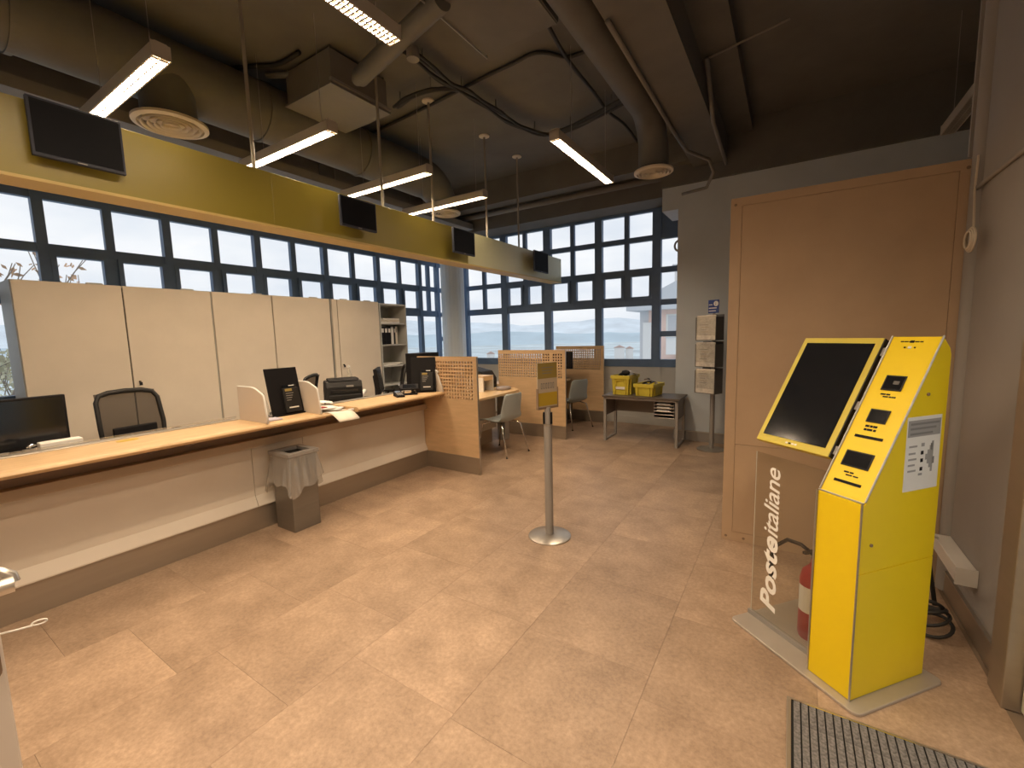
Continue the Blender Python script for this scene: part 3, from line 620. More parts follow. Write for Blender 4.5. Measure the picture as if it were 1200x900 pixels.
MB().obox((0, -0.005, 0.095), (0.15, 0.09, 0.003), rx=0.3).build('display', M_SCREEN, sg, local=True)
MB().tube([(-0.07, 0.03, 0.008), (-0.05, 0.03, 0.085)], 0.008).tube([(0.07, 0.03, 0.008), (0.05, 0.03, 0.085)], 0.008).build('leg', M_CHROME, sg, local=True)
MB().box(-0.09, 0.09, -0.06, 0.06, 0, 0.010).build('foot', M_BLACK, sg, local=True)
MB().tube([(-0.11, -0.03, 0.1), (-0.105, 0.03, 0.13), (-0.1, 0.08, 0.14)], 0.006).build('pen', M_CHROME, sg, local=True)
ph = thing('desk_phone', 'black desk telephone with white cord rest behind the thin monitor', 'telephone', (-4.55, 3.70, 0.775), math.radians(40))
MB().prism([(-0.1, 0), (0.1, 0), (0.1, 0.08), (-0.1, 0.03)], 'x', -0.09, 0.09).build('base', M_BLACK2, ph, local=True, bevel=0.006)
MB().tube([(-0.075, -0.1, 0.1), (-0.075, -0.08, 0.125), (-0.075, 0.08, 0.155), (-0.075, 0.1, 0.13)], [0.02, 0.024, 0.024, 0.02], 10).build('handset', M_WHITE, ph, local=True, smooth=True)
tw = thing('computer_tower', 'tall black computer cabinet behind the leaflet stand at the partition', 'computer', (-4.05, 4.15, 0.801))
box('case', M_BLACK, tw, -4.16, -3.93, 3.98, 4.36, 0.801, 1.40, bevel=0.006)
box('front_grille', M_BLACK2, tw, -3.930, -3.928, 4.02, 4.33, 0.9, 1.30)
# staff mesh chairs
def make_office_chair():
    r = thing('office_chair', 'chair', 'chair')      # faces local -y
    W = 0.235
    fr = [(-W, 0.17, 0.56), (-W-0.008, 0.19, 0.75), (-W, 0.235, 0.95), (-W+0.03, 0.255, 1.0)]
    top = [(-0.13, 0.272, 1.018), (0, 0.277, 1.024), (0.13, 0.272, 1.018)]
    pts = fr+top+[(-p[0], p[1], p[2]) for p in reversed(fr)]+[(0.12, 0.16, 0.53), (-0.12, 0.16, 0.53), (-W, 0.17, 0.56)]
    MB().tube(pts, 0.019, 8).build('back_frame', M_BLACK2, r, local=True, smooth=True)
    rows = []
    for i in range(9):
        z = 0.55+0.465*i/8; y = 0.165+0.11*(i/8)**1.4
        rows.append([(u*(W-0.004), y-0.03*(1-u*u)*math.sin(PI*i/8)*0.0+0.02*(1-u*u), z) for u in (-1, -0.6, -0.2, 0.2, 0.6, 1)])
    MB().grid(rows).build('back_mesh', M_MESH, r, local=True, smooth=True)
    MB().prism(rrect(-0.24, 0.24, -0.26, 0.2, 0.08), 'z', 0.43, 0.50).build('seat', M_BLACK2, r, local=True, bevel=0.02)
    MB().obox((0, 0.16, 0.70), (0.34, 0.03, 0.09)).build('lumbar_pad', M_BLACK, r, local=True, bevel=0.01)
    MB().tube([(0, 0.05, 0.45), (0, 0.20, 0.46), (0, 0.215, 0.60)], 0.025, 8).build('back_support', M_BLACK, r, local=True)
    for s in (-1, 1):
        MB().tube([(s*0.2, 0.0, 0.45), (s*0.28, 0.0, 0.47), (s*0.285, 0.0, 0.66)], 0.016, 8).build('arm_post', M_BLACK, r, local=True)
        MB().prism(rrect(s*0.285-0.035, s*0.285+0.035, -0.14, 0.1, 0.03), 'z', 0.66, 0.685).build('arm_pad', M_BLACK, r, local=True)
    MB().tube([(0, 0, 0.09), (0, 0, 0.44)], [0.03, 0.022], 12).build('gas_column', M_BLACK, r, local=True)
    for k in range(5):
        a = 2*PI*k/5; e = (0.29*math.cos(a), 0.29*math.sin(a))
        MB().tube([(0, 0, 0.12), (e[0], e[1], 0.075)], [0.03, 0.018], 8).build('base_spoke', M_BLACK, r, local=True)
        MB().tube([(e[0]-0.02*math.sin(a), e[1]+0.02*math.cos(a), 0.03), (e[0]+0.02*math.sin(a), e[1]-0.02*math.cos(a), 0.03)], 0.03, 12).build('castor', M_BLACK, r, local=True)
    return r
oc = make_office_chair()
oc.location = (-4.80, 1.40, 0.175); oc.rotation_euler = (0, 0, math.radians(100))
oc.location.z = 0
chairs = [((-4.95, 1.49, 0.0), 97, 'black mesh office chair with its back to the pale cabinets beside the large monitor'),
          ((-5.10, 2.98, 0.0), -52, 'black mesh office chair turned sideways behind the black leaflet stand'),
          ((-5.15, 4.55, 0.0), -40, 'black mesh office chair in front of the open shelf unit'),
          ((-4.75, 5.35, 0.0), 200, 'black office chair behind the desk between two partitions')]
for i, (l, a, lab) in enumerate(chairs):
    if i == 0: oc.location = l; oc.rotation_euler = (0, 0, math.radians(a)); oc['label'] = lab; oc['group'] = 'staff office chairs'; ch0 = oc
    else: copy_tree(oc, l, math.radians(a), lab, 'staff office chairs')
for o in [q for q in COL.objects if q.name.startswith('office_chair')]: o.scale = (1, 1, 1.15)

# ------------------------------------------------------------------ cabinets behind the counter
def cabinet(y0, y1, seam, label, keys, xf=-5.90, h=2.215):
    c = thing('storage_cabinet', label, 'cabinet', (-6.12, (y0+y1)/2, 0), group='tall cream cabinets')
    MB().box(-6.36, xf-0.02, y0, y0+0.02, 0, h).build('side_panel', M_CSIDE, c)
    MB().box(-6.36, xf-0.02, y1-0.02, y1, 0, h).build('side_panel', M_CSIDE, c)
    MB().box(-6.36, xf-0.03, y0+0.02, y1-0.02, 0.08, h-0.02).build('carcass', M_GAP, c)
    box('top_panel', M_CSIDE, c, -6.36, xf-0.02, y0+0.02, y1-0.02, h-0.02, h)
    box('plinth', M_KICK, c, -6.34, xf-0.04, y0+0.02, y1-0.02, 0, 0.08)
    e = [y0]+seam+[y1]
    for a, b in zip(e, e[1:]):
        d = box('door', M_CABIN, c, xf-0.02, xf, a+0.006, b-0.006, 0.085, h-0.004, bevel=0.003)
        MB().box(xf-0.03, xf-0.005, (a+b)/2+0.12, (a+b)/2+0.24, h-0.004, h+0.012).build('top_catch', M_CSIDE, d)
    for ky in keys:
        lk = MB().tube([(xf, ky, 1.205), (xf+0.012, ky, 1.205)], 0.012, 12).build('lock', M_CHROME, c)
        MB().box(xf+0.012, xf+0.035, ky-0.002, ky+0.002, 1.198, 1.212).build('key', M_BLACK2, lk)
        MB().box(xf+0.030, xf+0.034, ky-0.014, ky+0.014, 1.165, 1.200).build('key_fob', M_BLACK2, lk)
cabinet(0.945, 2.555, [1.726], 'tall cream two door cabinet nearest the branches outside the window', [1.78])
cabinet(2.560, 4.165, [3.289], 'tall cream two door cabinet behind the black leaflet stand and mesh chair', [3.34])
cabinet(4.195, 5.098, [4.292], 'tall cream cabinet with a narrow filler strip next to the open shelves', [4.335])
sh = thing('shelf_unit', 'tall open grey shelf unit at the end of the cream cabinets', 'shelves', (-6.12, 5.42, 0))
box('side_panel', M_CSIDE, sh, -6.36, -5.90, 5.115, 5.135, 0, 2.195); box('side_panel', M_CSIDE, sh, -6.36, -5.90, 5.70, 5.72, 0, 2.195)
box('back_panel', M_CSIDE, sh, -6.36, -6.345, 5.135, 5.70, 0, 2.195)
for z in (0.06, 0.42, 0.78, 1.11, 1.48, 1.85): box('shelf_board', M_CSIDE, sh, -6.345, -5.905, 5.135, 5.70, z-0.012, z+0.012)
box('top_panel', M_CSIDE, sh, -6.345, -5.90, 5.135, 5.70, 2.165, 2.195)
for k in range(3): tag(box('paper_ream', M_PAPER2 if k % 2 else M_PAPER, None, -6.25, -5.95+0.01*k, 5.17+0.02*k, 5.60-0.01*k, 1.863+0.028*k, 1.889+0.028*k), ['bottom bundle of paper in the stack on the upper shelf', 'middle bundle of paper in the stack on the upper shelf', 'top bundle of paper in the stack on the upper shelf'][k], 'paper', 'paper bundles on the upper shelf')
by = 5.19
for k, (wd, m, lab) in enumerate([(0.075, M_BLACK, 0), (0.075, M_BLACK, 0), (0.075, M_BLACK, 0), (0.06, M_WHITE, 1), (0.04, M_BLACK2, 2), (0.05, M_PAPER2, 3)]):
    labels = ['black ring binder in the row of three on the middle shelf', 'white ring binder next to the black binders on the shelf', 'thin dark folder between the white binder and cream folder', 'cream folder at the end of the binder row on the shelf']
    b = thing('ring_binder', labels[lab], 'binder', (-6.1, by+wd/2, 1.492), group='binders on the middle shelf')
    box('cover', m, b, -6.27, -5.98, by, by+wd-0.004, 1.4925, 1.805, bevel=0.003)
    box('spine_label', M_PAPER if m is not M_PAPER2 else M_PRINT, b, -5.9795, -5.978, by+0.012, by+wd-0.016, 1.70, 1.77)
    by += wd
for k, (a, z) in enumerate([(5.18, 1.1225), (5.24, 1.136), (5.3, 1.149)]): tag(box('folder', M_PAPER, None, -6.2, -5.93, a, a+0.3, z, z+0.012), ['lowest white folder in the low pile on the bottom visible shelf', 'middle white folder in the low pile on the bottom visible shelf', 'uppermost white folder in the low pile on the bottom visible shelf'][k], 'folder', 'folders on the lower shelf')

# ------------------------------------------------------------------ waste bin
bn = thing('waste_bin', 'square metal waste bin with a clear plastic bag over its rim', 'bin', (-3.56, 2.055, 0))
x0, x1, y0, y1, h = -3.69, -3.43, 1.94, 2.18, 0.655
ring_o = [(x0, y0), (x1, y0), (x1, y1), (x0, y1)]; ring_i = [(x0+0.008, y0+0.008), (x1-0.008, y0+0.008), (x1-0.008, y1-0.008), (x0+0.008, y1-0.008)]
vv = [(*p, 0.0) for p in ring_o]+[(*p, h) for p in ring_o]+[(*p, h) for p in ring_i]+[(*p, 0.012) for p in ring_i]
ff = [(3, 2, 1, 0), (12, 13, 14, 15)]
for i in range(4):
    j = (i+1) % 4; ff += [(i, j, 4+j, 4+i), (4+i, 4+j, 8+j, 8+i), (8+i, 8+j, 12+j, 12+i)]
MB().add(vv, ff).build('body', mat('bin_steel', (0.22, 0.195, 0.165), 0.45, 0.55, var=0.06, scale=2, stretch=(1, 1, 20)), bn, bevel=0.003)
rm = MB()
for a in ((x0-0.020, x1+0.020, y0-0.020, y0+0.03), (x0-0.020, x1+0.020, y1-0.03, y1+0.020), (x0-0.020, x0+0.03, y0+0.03, y1-0.03), (x1-0.03, x1+0.020, y0+0.03, y1-0.03)): rm.box(*a, h-0.01, h+0.02)
rm.build('rim', M_GREYM, bn, bevel=0.003)
rows = []; per = []
N = 72
base = rrect(x0-0.014, x1+0.014, y0-0.014, y1+0.014, 0.02, 3)
def along(poly, t):
    L_ = [math.dist(poly[i], poly[(i+1) % len(poly)]) for i in range(len(poly))]; T = sum(L_)*t
    for i, l in enumerate(L_):
        if T <= l: a, b = poly[i], poly[(i+1) % len(poly)]; k = T/l if l else 0; return (a[0]+(b[0]-a[0])*k, a[1]+(b[1]-a[1])*k)
        T -= l
    return poly[0]
cx, cy = (x0+x1)/2, (y0+y1)/2
for i in range(9):
    v = i/8; row = []
    for j in range(N+1):
        t = (j % N)/N; p = along(base, t)
        out = v*0.025+0.020*v*abs(math.sin(2*PI*t*7+1.0))+0.012*v*math.sin(2*PI*t*17)+0.045*v*max(0, math.cos(2*PI*(t-0.60)))
        d = Vector((p[0]-cx, p[1]-cy)).normalized()
        hem = 0.27+0.05*math.sin(2*PI*t*3+0.5)+0.03*math.sin(2*PI*t*7)
        row.append((p[0]+d.x*out, p[1]+d.y*out, h-0.008-hem*v))
    rows.append(row)
MB().grid(rows).build('plastic_bag', M_BAG, bn, smooth=True)
rows = [[(along(rrect(x0+0.012, x1-0.012, y0+0.012, y1-0.012, 0.02, 3), (j % 40)/40)) + (h-0.002-0.3*i/3,) for j in range(41)] for i in range(4)]
MB().grid(rows).build('bag_lining', M_SMOKE, bn, smooth=True)

# ------------------------------------------------------------------ perforated partitions
def partition(x0, x1, y, h, cols, rows_, pitch, hole, top_off, label, skip=(), xoff=0.04):
    t = thing('desk_partition', label, 'partition', ((x0+x1)/2, y, 0), group='perforated desk partitions')
    xs = [x0]; zs = [0.20]; hx = set(); hz = set()
    for c in range(cols):
        a = x1-xoff-(cols-c)*pitch; xs += [a, a+hole]
        if c not in skip: hx.add(len(xs)-2)
    xs.append(x1)
    for r in range(rows_):
        a = h-top_off-(rows_-r)*pitch; zs += [a, a+hole]; hz.add(len(zs)-2)
    zs.append(h)
    nx, nz_ = len(xs), len(zs); th = 0.0125
    b = MB(); vs_ = [(x, y+sg_*th, z) for sg_ in (-1, 1) for z in zs for x in xs]; N_ = nx*nz_
    idx = lambda s_, i, j: s_*N_+j*nx+i
    solid = lambda i, j: 0 <= i < nx-1 and 0 <= j < nz_-1 and not (i in hx and j in hz)
    fs_ = []
    for i in range(nx-1):
        for j in range(nz_-1):
            if not solid(i, j): continue
            fs_.append((idx(0,i,j), idx(0,i+1,j), idx(0,i+1,j+1), idx(0,i,j+1))); fs_.append((idx(1,i,j), idx(1,i,j+1), idx(1,i+1,j+1), idx(1,i+1,j)))
            if not solid(i-1, j): fs_.append((idx(0,i,j), idx(0,i,j+1), idx(1,i,j+1), idx(1,i,j)))
            if not solid(i+1, j): fs_.append((idx(0,i+1,j), idx(1,i+1,j), idx(1,i+1,j+1), idx(0,i+1,j+1)))
            if not solid(i, j-1): fs_.append((idx(0,i,j), idx(1,i,j), idx(1,i+1,j), idx(0,i+1,j)))
            if not solid(i, j+1): fs_.append((idx(0,i,j+1), idx(0,i+1,j+1), idx(1,i+1,j+1), idx(1,i,j+1)))
    b.add(vs_, fs_); b.build('perforated_board', M_BEECHP, t)
    box('kick_plate', M_KICK, t, x0, x1, y-0.018, y+0.018, 0, 0.20)
    box('top_strip', M_BEECH, t, x0-0.001, x1+0.004, y-0.014, y+0.014, h, h+0.008)
    box('edge_strip', M_STEEL, t, x1, x1+0.004, y-0.013, y+0.013, 0.0, h)
partition(-3.87, -2.962, 3.91, 1.36, 21, 11, 0.0415, 0.025, 0.03, 'perforated beech partition at the end of the service counter')
partition(-4.02, -2.815, 5.90, 1.352, 27, 9, 0.0425, 0.026, 0.035, 'wide perforated beech partition behind the yellow striped queue sign', skip=(22,))
partition(-3.70, -2.765, 7.36, 1.362, 21, 9, 0.0425, 0.026, 0.035, 'perforated beech partition in front of the far window beside the crates table')
# consultation desks
def desk(y0, y1, xf, label, curved=True):
    d = thing('consulting_desk', label, 'desk', (-3.8, (y0+y1)/2, 0), group='desks between partitions')
    poly = [(-4.30, y0), (xf, y0), (xf, y1-0.30), (xf-0.03, y1-0.16), (xf-0.12, y1-0.07), (xf-0.25, y1), (-4.30, y1)]
    MB().prism(poly, 'z', 0.765, 0.800).build('top', M_DESK, d, bevel=0.006)
    box('modesty_panel', M_LAMIN, d, -3.80, -3.775, y0+0.01, y1-0.18, 0.20, 0.74)
    box('kick_plate', M_KICK, d, -3.80, -3.77, y0+0.01, y1-0.30, 0.0, 0.20)
    box('pedestal', M_GREYM, d, -3.76, -3.62, y1-0.17, y1-0.05, 0, 0.765, bevel=0.006)
    box('bracket', M_STEEL, d, -3.77, -3.42, y1-0.50, y1-0.46, 0.735, 0.765)
desk(3.925, 5.60, -3.33, 'pale beech desk with rounded corner between the counter partition and wide partition')
desk(5.915, 7.34, -3.30, 'pale beech desk beyond the wide partition near the far window')
pd = MB().lathe([(0.0, 0.0), (0.10, 0.0), (0.115, 0.01), (0.115, 0.03), (0.10, 0.042), (0.0, 0.044)], (0, 0, 0), 24)
pd.v = [(p[0]*0.9-3.56, p[1]*1.15+5.33, p[2]+0.801) for p in pd.v]
tag(pd.build('round_pad', mat('mauve_grey_pad', (0.30, 0.26, 0.25), 0.6), smooth=True, auto=True), 'round mauve grey pad lying on the rounded corner of the beech desk', 'pad')
rs = thing('desk_riser', 'small pale wooden riser box on the beech desk behind the counter partition', 'riser', (-3.82, 5.09, 0.8))
box('top', M_DESK, rs, -3.98, -3.66, 4.96, 5.22, 1.005, 1.025); box('side', M_WHITE, rs, -3.98, -3.66, 4.96, 4.98, 0.801, 1.005); box('side', M_WHITE, rs, -3.98, -3.66, 5.20, 5.22, 0.801, 1.005)
box('front', M_DESK, rs, -3.67, -3.66, 4.98, 5.20, 0.96, 1.005); box('back', M_BLACK2, rs, -3.97, -3.95, 4.98, 5.20, 0.801, 1.0)
fan = thing('desk_printer', 'low black printer on the desk behind the wooden riser box', 'printer', (-4.0, 5.42, 0.8))
MB().prism([(-4.22, 0.801), (-3.84, 0.801), (-3.84, 0.95), (-3.92, 1.06), (-4.22, 1.12)], 'y', 5.27, 5.57).build('body', M_BLACK2, fan, bevel=0.01)
box('output_slot', M_BLACK, fan, -3.839, -3.836, 5.31, 5.53, 0.86, 0.90)
monitor('computer_monitor', (-3.42, 6.85, 0.80), math.radians(8), 0.54, 0.30, 0.19, 'dark monitor on the far desk half hidden by the wide partition')

# shell chairs
def make_shell_chair():
    r = thing('shell_chair', 'chair', 'chair')          # faces local -y
    prof = [(-0.235, 0.432), (-0.225, 0.452), (-0.19, 0.462), (-0.10, 0.458), (0.0, 0.448), (0.09, 0.442), (0.145, 0.455), (0.175, 0.495), (0.195, 0.56), (0.215, 0.65), (0.235, 0.74), (0.250, 0.815), (0.256, 0.835)]
    rows = []
    for i, (y, z) in enumerate(prof):
        k = i/(len(prof)-1); wd = 0.225 if k < 0.5 else 0.225-0.045*(k-0.5)/0.5
        if i == 0: wd *= 0.93
        if i >= len(prof)-1: wd *= 0.80
        row = []
        for u in (-1, -0.85, -0.6, -0.3, 0, 0.3, 0.6, 0.85, 1):
            lift = 0.022*abs(u)**2.5
            if z < 0.5: row.append((u*wd, y, z+lift*(0.7 if i < 2 else 1)))
            else: row.append((u*wd, y-lift*2.0, z))
        rows.append(row)
    o = MB().grid(rows).build('shell', M_CHAIR, r, local=True, smooth=True, solid=0.010)
    sb = o.modifiers.new('smooth', 'SUBSURF'); sb.levels = 1; sb.render_levels = 1
    for sx in (-1, 1):
        MB().tube([(sx*0.12, -0.10, 0.437), (sx*0.19, -0.19, 0.40), (sx*0.235, -0.27, 0.0)], 0.0105, 8).build('leg', M_CHROME, r, local=True, smooth=True)
        MB().tube([(sx*0.12, 0.08, 0.432), (sx*0.19, 0.16, 0.40), (sx*0.235, 0.27, 0.0)], 0.0105, 8).build('leg', M_CHROME, r, local=True, smooth=True)
        for sy in (-1, 1): MB().lathe([(0.014, 0), (0.014, 0.012)], (sx*0.235, sy*0.27, 0), 10).build('foot_cap', M_BLACK2, r, local=True)
    MB().box(-0.13, 0.13, -0.11, 0.09, 0.430, 0.440).build('seat_bracket', M_GREYM, r, local=True)
    return r
s0 = make_shell_chair(); s0.location = (-3.29, 4.87, 0); s0.rotation_euler = (0, 0, math.radians(-97)); s0['label'] = 'grey plastic shell chair on chrome legs at the desk with the rounded pad'; s0['group'] = 'grey shell chairs'
copy_tree(s0, (-3.14, 6.80, 0), math.radians(-112), 'grey plastic shell chair on chrome legs at the desk near the far window', 'grey shell chairs')

# ------------------------------------------------------------------ queue sign post
qs = thing('queue_sign', 'metal post on a round base with a yellow striped sign', 'sign post', (-1.56, 2.94, 0))
MB().lathe([(0.0, 0.0), (0.168, 0.0), (0.168, 0.008), (0.155, 0.014), (0.04, 0.022), (0.0, 0.022)], (0, 0, 0), 40).build('base', M_CHROME if False else M_STEEL, qs, local=True, smooth=True, auto=True)
MB().lathe([(0.032, 0.02), (0.032, 0.90)], (0, 0, 0), 24).build('post', M_GREYM, qs, local=True, smooth=True, auto=True)
MB().lathe([(0.024, 0.90), (0.024, 1.04)], (0, 0, 0), 20).build('head', M_GREYM, qs, local=True, smooth=True, auto=True)
for a in (0.4, 0.4+PI): MB().obox((0.027*math.cos(a), 0.027*math.sin(a), 0.955), (0.018, 0.026, 0.09), rz=a).build('belt_slot', M_BLACK, qs, local=True)
MB().lathe([(0.034, 0.895), (0.034, 0.91)], (0, 0, 0), 20).build('collar', M_STEEL, qs, local=True)
RZ = math.radians(70)
def signbox(nm, u0, u1, d0, d1, z0, z1, m, par=qs):
    b = MB().box(u0, u1, d0, d1, z0, z1); R_ = Matrix.Rotation(RZ, 4, 'Z'); b.v = [tuple(R_ @ Vector(p)) for p in b.v]; return b.build(nm, m, par, local=True)
bd = signbox('sign_board', -0.10, 0.10, -0.004, 0.004, 1.045, 1.385, M_SIGNW)
signbox('print_band', -0.098, 0.098, -0.0055, -0.004, 1.265, 1.383, M_SIGNB, bd); signbox('print_band', -0.098, 0.098, -0.0055, -0.004, 1.055, 1.155, M_SIGNY, bd)
for k in range(3): signbox('print_line', -0.06+0.004*k, 0.06-0.01*k, -0.006, -0.0055, 1.345-0.022*k, 1.351-0.022*k, M_PRINT, bd)
for k in range(6):
    u = -0.068+0.024*k; signbox('print_mark', u, u+0.014, -0.0055, -0.004, 1.185, 1.23, M_PRINT, bd)
    signbox('print_mark', u+0.004, u+0.010, -0.0060, -0.0055, 1.192, 1.223, M_SIGNW, bd)
for a in ((-0.106, -0.098, 1.03, 1.19), (0.098, 0.106, 1.03, 1.19), (-0.106, 0.106, 1.03, 1.045)): signbox('holder_rail', a[0], a[1], -0.010, 0.010, a[2], a[3], M_BROWN)

# ------------------------------------------------------------------ side table with crates and trays
tb = thing('side_table', 'low dark topped table with grey metal legs under the far window', 'table', (-1.77, 6.36, 0))
box('top', M_TABLE, tb, -2.31, -1.22, 6.07, 6.61, 0.660, 0.685, bevel=0.004)
for x in (-2.28, -1.265):
    MB().box(x-0.018, x+0.018, 6.10, 6.136, 0, 0.655).build('leg', M_GREYM, tb); MB().box(x-0.018, x+0.018, 6.555, 6.59, 0, 0.655).build('leg', M_GREYM, tb)
    box('side_panel', M_TABLE2, tb, x-0.008, x+0.008, 6.136, 6.555, 0.38, 0.655); box('foot_bar', M_GREYM, tb, x-0.014, x+0.014, 6.136, 6.555, 0.0, 0.025)
    box('top_bar', M_GREYM, tb, x-0.018, x+0.018, 6.10, 6.59, 0.640, 0.660)
box('modesty_panel', M_TABLE2, tb, -2.262, -1.283, 6.55, 6.565, 0.385, 0.655)
box('front_bar', M_GREYM, tb, -2.262, -1.283, 6.10, 6.125, 0.63, 0.66)
for k in range(5):
    z = 0.395+0.045*k
    lt = thing('letter_tray', 'smoke grey letter tray in the stack hung under the low table', 'tray', (-1.435, 6.28, z), group='letter trays under the table')
    if k: lt['label'] = ['', 'smoke grey letter tray second from the bottom of the stack under the table', 'letter tray holding white paper at the middle of the stack under the table', 'letter tray holding white paper just below the topmost tray', 'topmost letter tray holding white paper right under the table top'][k]
    else: lt['label'] = 'lowest empty smoke grey letter tray of the stack under the table'
    t = MB().box(-1.57, -1.30, 6.13, 6.43, z, z+0.006).box(-1.57, -1.562, 6.13, 6.43, z+0.006, z+0.040).box(-1.308, -1.30, 6.13, 6.43, z+0.006, z+0.040).box(-1.562, -1.308, 6.422, 6.43, z+0.006, z+0.040)
    t.build('tray', M_SMOKE, lt); MB().tube([(-1.572, 6.128, z+0.007), (-1.435, 6.118, z+0.007), (-1.298, 6.128, z+0.007)], 0.0075, 6).build('front_lip', M_STEEL, lt)
    if k >= 2: box('paper', M_PAPER, lt, -1.53, -1.36, 6.125, 6.38, z+0.006, z+0.026)
def crate(loc, rz, w_, d_, h_, label):
    c = thing('yellow_crate', label, 'crate', loc, rz, group='yellow crates on the low table')
    t = 0.006; w2, d2 = w_/2, d_/2; tp_ = 0.015
    b = MB()
    def wall(ax, s_):
        n0 = (w2 if ax == 'x' else d2)-tp_; n1 = (w2 if ax == 'x' else d2); o0 = (d2 if ax == 'x' else w2)-tp_; o1 = (d2 if ax == 'x' else w2)
        q = []
        for (nn, oo, z) in ((n0, o0, 0), (n1, o1, h_)):
            for off in (0, -t):
                for e in (-1, 1):
                    a_, b_ = s_*(nn+off), e*oo
                    q.append((a_, b_, z) if ax == 'x' else (b_, a_, z))
        b.add(q, [(0,1,5,4), (2,6,7,3), (4,5,7,6), (0,4,6,2), (1,3,7,5), (0,2,3,1)])
    for ax in 'xy':
        for s_ in (-1, 1): wall(ax, s_)
    b.box(-w2+tp_, w2-tp_, -d2+tp_, d2-tp_, 0, t)
    b.build('body', M_YELC, c, local=True)
    rim = MB(); o = 0.012
    for a in ((-w2-o, w2+o, -d2-o, -d2), (-w2-o, w2+o, d2, d2+o), (-w2-o, -w2, -d2, d2), (w2, w2+o, -d2, d2)): rim.box(*a, h_-0.05, h_)
    rim.build('rim', M_YELC, c, local=True, bevel=0.003)
    for x in (-w2*0.62, w2*0.62):
        MB().box(x-0.006, x+0.006, -d2-0.010, -d2+0.012, 0.012, h_-0.05).build('rib', M_YELC, c, local=True)
        MB().box(-w2-0.008, -w2+0.012, x*d_/w_-0.006, x*d_/w_+0.006, 0.012, h_-0.05).build('rib', M_YELC, c, local=True)
        MB().box(w2-0.012, w2+0.008, x*d_/w_-0.006, x*d_/w_+0.006, 0.012, h_-0.05).build('rib', M_YELC, c, local=True)
    if h_ > 0.22:
        MB().tube([(-w2*0.55, -d2-0.006, h_*0.45), (-w2*0.4, -d2-0.008, h_*0.72), (0, -d2-0.008, h_*0.78), (w2*0.4, -d2-0.008, h_*0.72), (w2*0.55, -d2-0.006, h_*0.45)], 0.006, 6).build('arched_handle', M_YELC, c, local=True)
        MB().box(-w2*0.5, w2*0.55, -d2+0.0, -d2+0.003, h_*0.28, h_*0.42).build('paper_label', M_PAPER, c, local=True)
    return c
crate((-2.06, 6.37, 0.686), math.radians(-6), 0.27, 0.36, 0.285, 'tall yellow plastic crate with paper label on the low table')
crate((-1.70, 6.34, 0.686), math.radians(-10), 0.28, 0.36, 0.175, 'shallow yellow plastic crate full of cables on the low table')
bl = MB().lathe([(0.0, -0.05), (0.045, -0.03), (0.055, 0.0), (0.045, 0.035), (0.0, 0.05)], (0, 0, 0), 16); bl.v = [(p[0]*1.2-2.03, p[1]+6.30, p[2]*0.9+1.00) for p in bl.v]
th = thing('handset', 'dark grey handset lying on top of the tall yellow crate', 'handset', (-2.03, 6.30, 0.95)); bl.build('earpiece', M_BLACK2, th, smooth=True)
MB().tube([(-2.09, 6.28, 0.985), (-2.14, 6.35, 0.96), (-2.12, 6.43, 0.94)], 0.02, 8).build('grip', M_BLACK2, th, smooth=True)
paper((-1.94, 6.34, 0.995), (0.14, 0.20), 0.5, 'crumpled white paper sticking out of the tall yellow crate', fold=0.02, ry=0.5)
paper((-1.99, 6.42, 0.955), (0.14, 0.20), 1.1, 'white printed sheet lying inside the top of the tall yellow crate', fold=0.03, ry=-0.2)
box('filling', M_BLACK2, None, -2.16, -1.96, 6.24, 6.50, 0.70, 0.90)
tag(bpy.data.objects['filling'], 'dark boxed equipment filling the inside of the tall yellow crate', 'equipment'); bpy.data.objects['filling'].name = 'packed_equipment'
ccols = [M_BLACK, M_SMOKE, M_BROWN, M_GREYM]
for k in range(4):
    pts = []; cxk = -1.72+0.02*k
    for i in range(26):
        a = i*0.55+k*1.3; r_ = 0.045+0.025*math.sin(i*0.7+k)
        pts.append((cxk+r_*1.3*math.cos(a), 6.33+r_*1.9*math.sin(a), 0.72+0.0078*i+0.01*math.sin(i*1.3+k)))
    tag(MB().tube(pts, 0.009, 6).build('coiled_cable', ccols[k], smooth=True), ['black coiled cable in the shallow yellow crate', 'dark grey coiled cable in the shallow yellow crate', 'brown coiled cable in the shallow yellow crate', 'light grey coiled cable in the shallow yellow crate'][k], 'cable', 'cables in the shallow crate')

